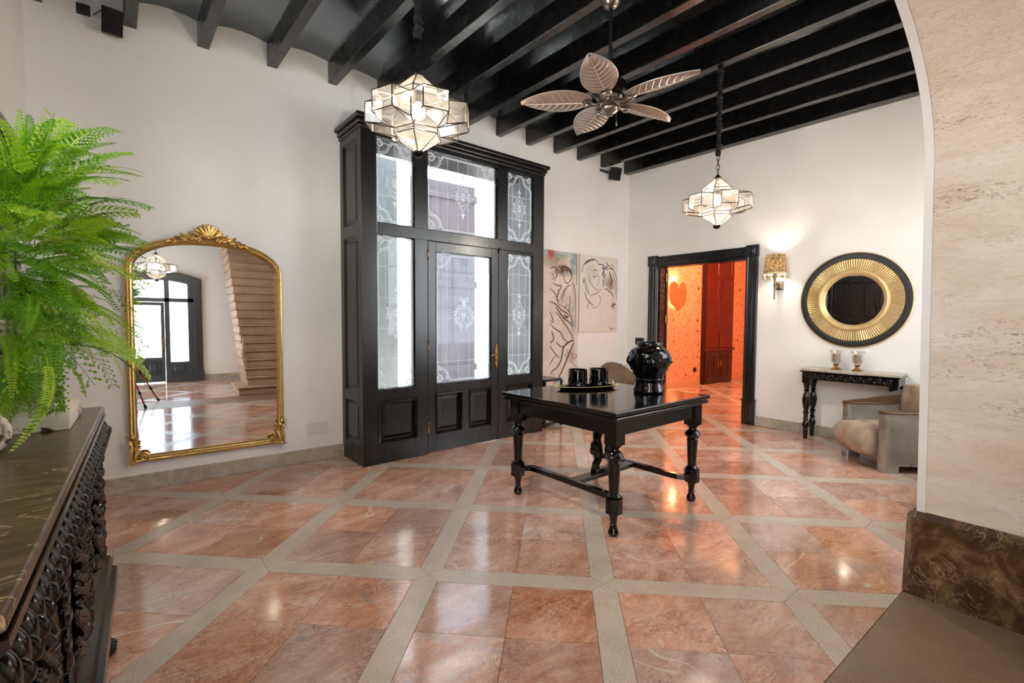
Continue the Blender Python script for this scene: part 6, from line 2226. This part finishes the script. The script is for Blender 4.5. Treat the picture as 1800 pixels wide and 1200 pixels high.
MB().lathe([(0.145, 0.072), (0.14, 0.09), (0.10, 0.11), (0.07, 0.145), (0.062, 0.18), (0.085, 0.19), (0.085, 0.20)], 28).build('stem', 'chipped', urn)
MB().lathe([(0.06, 0.20), (0.11, 0.22), (0.165, 0.27), (0.185, 0.33), (0.19, 0.37), (0.205, 0.38), (0.20, 0.39), (0.17, 0.38), (0.15, 0.33)], 32).build('bowl', 'chipped', urn)
for k in range(4):
    a = PI / 4 + k * PI / 2
    d = Vector((math.cos(a), math.sin(a), 0))
    q = MB().tube([d * 0.16 + Vector((0, 0, 0.07)), d * 0.175 + Vector((0, 0, 0.11)), d * 0.12 + Vector((0, 0, 0.13)), d * 0.085 + Vector((0, 0, 0.18))], [0.018, 0.02, 0.016, 0.012], 8)
    q.build('scroll_bracket', 'chipped', urn)
# white openwork ball ornament
ob = thing('openwork_ornament', 'white openwork ornament at the left edge of the marble top', 'ornament', (-0.385, 1.98, 1.10))
for k in range(3):
    q = MB()
    R3 = Matrix.Translation((0, 0, 0.066)) @ Matrix.Rotation(k * PI / 3, 4, 'Z') @ Matrix.Rotation(math.radians(12 * k), 4, 'X')
    q.tube([(0.058 * math.cos(2 * PI * i / 28), 0, 0.058 * math.sin(2 * PI * i / 28)) for i in range(28)], 0.008, 8, closed=True, M=R3)
    q.build('ring', 'chipped', ob)

# ------------------------------------------------------------ fern
def leaf_mat():
    t = NT('fern_leaf')
    oi = t.new('ShaderNodeObjectInfo')
    c = t.ramp(oi.outputs['Random'], [(0.0, (40, 104, 8)), (0.3, (88, 158, 10)), (0.6, (146, 198, 22)), (0.85, (188, 220, 60)), (1.0, (214, 224, 130))])
    n_ = t.noise(t.obj(), 14, 3, 0.5)
    c = t.mix(t.math('MULTIPLY', n_, 0.5), c, lin((150, 190, 40)))
    t.link(c, t.b.inputs['Base Color'])
    t.set(Roughness=0.45)
    tl = t.new('ShaderNodeBsdfTranslucent')
    t.link(c, tl.inputs[0])
    m = t.new('ShaderNodeMixShader')
    m.inputs[0].default_value = 0.35
    t.link(t.b.outputs[0], m.inputs[1])
    t.link(tl.outputs[0], m.inputs[2])
    t.link(m.outputs[0], t.out.inputs['Surface'])
    return t.m
MAT['fern'] = leaf_mat()
fern = thing('potted_fern', 'lush bright green artificial fern spilling over the sideboard', 'plant', (-0.37, 2.36, 1.45))
def leaflet(mb, base, d, nrm, L, w, lobes=False):
    """one folded leaflet"""
    s = d.cross(nrm).normalized() * w
    f = nrm * (w * 0.35)
    p1, p2 = base + d * L * 0.45, base + d * L
    mb.add([base, p1 + s + f, p2, p1 - s + f, p1], [(0, 4, 1), (4, 2, 1), (0, 3, 4), (4, 3, 2)])
def rachis(L, droop, n_=9, side=0.0):
    return [Vector((L * i / n_, side * (i / n_) ** 2 * L, 0.10 * L * math.sin(PI * i / n_ * 0.8) - droop * L * (i / n_) ** 2.2)) for i in range(n_ + 1)]
def along(R, s):
    f = s * (len(R) - 1)
    i = min(int(f), len(R) - 2)
    p = R[i].lerp(R[i + 1], f - i)
    return p, (R[i + 1] - R[i]).normalized()
def frond_comb(L, droop, side, pairs, ll):
    mb = MB()
    R = rachis(L, droop, 9, side)
    mb.tube(R, [0.0022 * (1 - 0.6 * i / 9) for i in range(10)], 4)
    for k in range(pairs):
        s = 0.10 + 0.89 * k / pairs
        p, d = along(R, s)
        up = Vector((0, 0, 1))
        sd_ = d.cross(up).normalized()
        nrm = sd_.cross(d).normalized()
        taper = math.sin(PI * min(1.0, 0.16 + 0.84 * s)) ** 0.6 * (1 - 0.25 * s)
        for sg in (-1, 1):
            q = (sd_ * sg + d * 0.38 - nrm * 0.12).normalized()
            leaflet(mb, p, q, nrm, ll * taper + 0.004, 0.0058)
    return mb
def frond_bushy(L, droop, side, pairs):
    mb = MB()
    R = rachis(L, droop, 7, side)
    mb.tube(R, [0.0022 * (1 - 0.6 * i / 7) for i in range(8)], 4)
    for k in range(pairs):
        s = 0.14 + 0.84 * k / pairs
        p, d = along(R, s)
        sd_ = d.cross(Vector((0, 0, 1))).normalized()
        nrm = sd_.cross(d).normalized()
        bl = 0.085 * (1 - 0.75 * s) + 0.012
        for sg in (-1, 1):
            q = (sd_ * sg + d * 0.65 - nrm * 0.08).normalized()
            s2_d = q.cross(nrm).normalized()
            m = max(3, int(bl / 0.014))
            for j in range(m):
                b = p + q * bl * (0.18 + 0.82 * j / m)
                for s3 in (-1, 1):
                    leaflet(mb, b, (s2_d * s3 + q * 0.7).normalized(), nrm, 0.020 * (1 - 0.5 * j / m) + 0.005, 0.0056)
            leaflet(mb, p + q * bl, q, nrm, 0.014, 0.004)
    return mb
def frond_round(L, droop, side):
    mb = MB()
    R = rachis(L, droop, 7, side)
    mb.tube(R, 0.0014, 4)
    rg = random.Random(3)
    for k in range(9):
        s = 0.2 + 0.8 * k / 9
        p, d = along(R, s)
        sd_ = d.cross(Vector((0, 0, 1))).normalized()
        nrm = sd_.cross(d).normalized()
        for sg in (-1, 1):
            q = (sd_ * sg + d * 0.8 + nrm * rg.uniform(-.3, .3)).normalized()
            e = p + q * 0.045 * (1.1 - s * 0.6)
            mb.tube([p, e], 0.001, 3)
            leaflet(mb, e, (q + d * 0.4).normalized(), nrm, 0.022, 0.0075)
            leaflet(mb, p.lerp(e, 0.5), (q - d * 0.2).normalized(), nrm, 0.016, 0.006)
    return mb
kinds = []
for L, dr_, sd2, pr, ll in ((0.40, 0.35, 0.10, 30, 0.042), (0.34, 0.6, -0.12, 26, 0.036), (0.30, 0.25, 0.0, 24, 0.040)):
    kinds.append(frond_comb(L, dr_, sd2, pr, ll).mesh('frond', 'fern', False))
for L, dr_, sd2, pr in ((0.32, 0.3, 0.08, 11), (0.28, 0.55, -0.1, 10), (0.24, 0.15, 0.0, 9)):
    kinds.append(frond_bushy(L, dr_, sd2, pr).mesh('frond', 'fern', False))
kinds.append(frond_round(0.28, 0.5, 0.1).mesh('frond', 'fern', False))
rf = random.Random(21)
def put_frond(me, p, d, roll=0.0, sc_=1.0):
    d = d.normalized()
    up = Vector((0, 0, 1))
    y = up.cross(d)
    y = y.normalized() if y.length > 0.05 else Vector((0, 1, 0))
    z = d.cross(y).normalized()
    Mr = Matrix((d, y, z)).transposed() @ Matrix.Rotation(roll, 3, 'X')
    o = inst('frond', me, fern, p, Mr.to_euler(), (sc_, sc_, sc_))
    return o
CEN = Vector((0.02, -0.05, 0.24))
cnt = 0
while cnt < 292:
    d = Vector((rf.gauss(0, 1), rf.gauss(0, 1), rf.gauss(0, 1)))
    if d.length < 0.2:
        continue
    d.normalize()
    if d.x < -0.35 or (d.z < -0.7 and rf.random() < 0.5):
        continue
    r = rf.uniform(0.06, 0.33)
    ext = Vector((0.62, 1.0, 1.5))
    p = CEN + Vector((d.x * ext.x, d.y * ext.y, d.z * ext.z)) * r
    dd_ = (d + Vector((rf.uniform(-.35, .35), rf.uniform(-.45, .45), rf.uniform(-.1, .45)))).normalized()
    L = 0.24
    tip = p + Vector((dd_.x * L * 0.8, dd_.y * L, dd_.z * L))
    if tip.x > 0.35 or tip.x < -0.27 or tip.z > 0.80 or abs(tip.y) > 0.62:
        continue
    me = rf.choice(kinds[:3] if rf.random() < 0.30 else kinds[3:])
    s = rf.uniform(0.55, 0.86)
    put_frond(me, p, dd_, rf.uniform(-0.6, 0.6), s)
    cnt += 1
# long trailing fronds at the front
put_frond(kinds[0], Vector((0.15, -0.56, -0.06)), Vector((-0.02, -0.03, -1)), 0.2, 0.62)
put_frond(kinds[1], Vector((0.16, -0.50, 0.02)), Vector((-0.05, 0.05, -1)), 1.2, 0.8)
put_frond(kinds[0], Vector((0.05, -0.20, 0.42)), Vector((0.62, 0.2, 0.55)), 0.1, 0.95)
put_frond(kinds[0], Vector((0.10, -0.2, 0.30)), Vector((0.8, 0.15, 0.25)), 0.2, 0.8)
put_frond(kinds[6], Vector((0.14, -0.25, -0.04)), Vector((0.8, 0.1, -0.15)), 0.0, 0.9)
put_frond(kinds[6], Vector((0.12, -0.20, 0.02)), Vector((0.9, 0.3, -0.05)), 0.0, 0.9)

# ------------------------------------------------------------ stone stair behind the camera
stair = thing('stone_staircase', 'worn stone staircase rising in the hall, seen in the gilt mirror', 'staircase', (1.5, 0.0, 0))
MAT['stair'] = simple('stair_limestone', (190, 158, 132), 0.5, c2=(160, 128, 102), scale=3, bump=0.1, bscale=30, world_space=True)
for i in range(18):
    xl = -0.16 if i == 0 else (0.02 - 0.009 * i)
    y = 0.03 - 0.085 * i - (0.08 if i else 0)
    q = MB()
    q.box(xl + 0.035, 1.75, y - 0.9, y - 0.05, 0.17 * i, 0.17 * i + 0.14)
    q.box(xl, 1.75, y - 0.92, y, 0.17 * i + 0.138, 0.17 * (i + 1))
    q.build('step', 'stair', stair, smooth=False, bevel=0.012)
MB().tube([(0.10, -0.3, 0.3), (0.0, -0.35, 0.75), (0.02, -0.4, 1.1)], [0.05, 0.03, 0.012], 8).build('stair_string', 'stair', stair)

# ------------------------------------------------------------ tripod under the camera (its legs show in the gilt mirror)
tp = thing('camera_tripod', 'red and black tripod whose legs show in the gilt mirror', 'tripod', (0, 0.02, 0))
MAT['tripod_red'] = simple('red_anodised_tube', (190, 24, 36), 0.3, 0.4)
MB().lathe([(0.03, 1.18), (0.04, 1.22), (0.04, 1.27), (0.025, 1.29), (0.02, 1.34)], 14, Matrix.Translation((-0.42, 0.06, 0))).build('tripod_head', 'black_plastic', tp)
for fx_, fy_ in ((-0.045, 0.50), (0.14, -0.26), (-0.60, -0.42)):
    a, b = Vector((-0.42, 0.06, 1.22)), Vector((fx_, fy_, 0.0))
    lgp = bpy.data.objects.new('tripod_leg', None); col.objects.link(lgp); lgp.parent = tp; lgp.empty_display_size = 0.05
    MB().tube([a, a.lerp(b, 0.55)], 0.016, 10).build('upper_tube', 'tripod_red', lgp)
    MB().tube([a.lerp(b, 0.55), a.lerp(b, 0.96)], 0.012, 10).build('lower_tube', 'tripod_red', lgp)
    for s in (0.54, 0.78):
        MB().tube([a.lerp(b, s), a.lerp(b, s + 0.035)], 0.021, 10).build('leg_lock', 'black_plastic', lgp)
    MB().tube([a.lerp(b, 0.955), b + Vector((0, 0, 0.012))], [0.018, 0.022], 10).ball(tuple(b + Vector((0, 0, 0.014))), 0.014, 8, 6).build('rubber_foot', 'black_plastic', lgp)
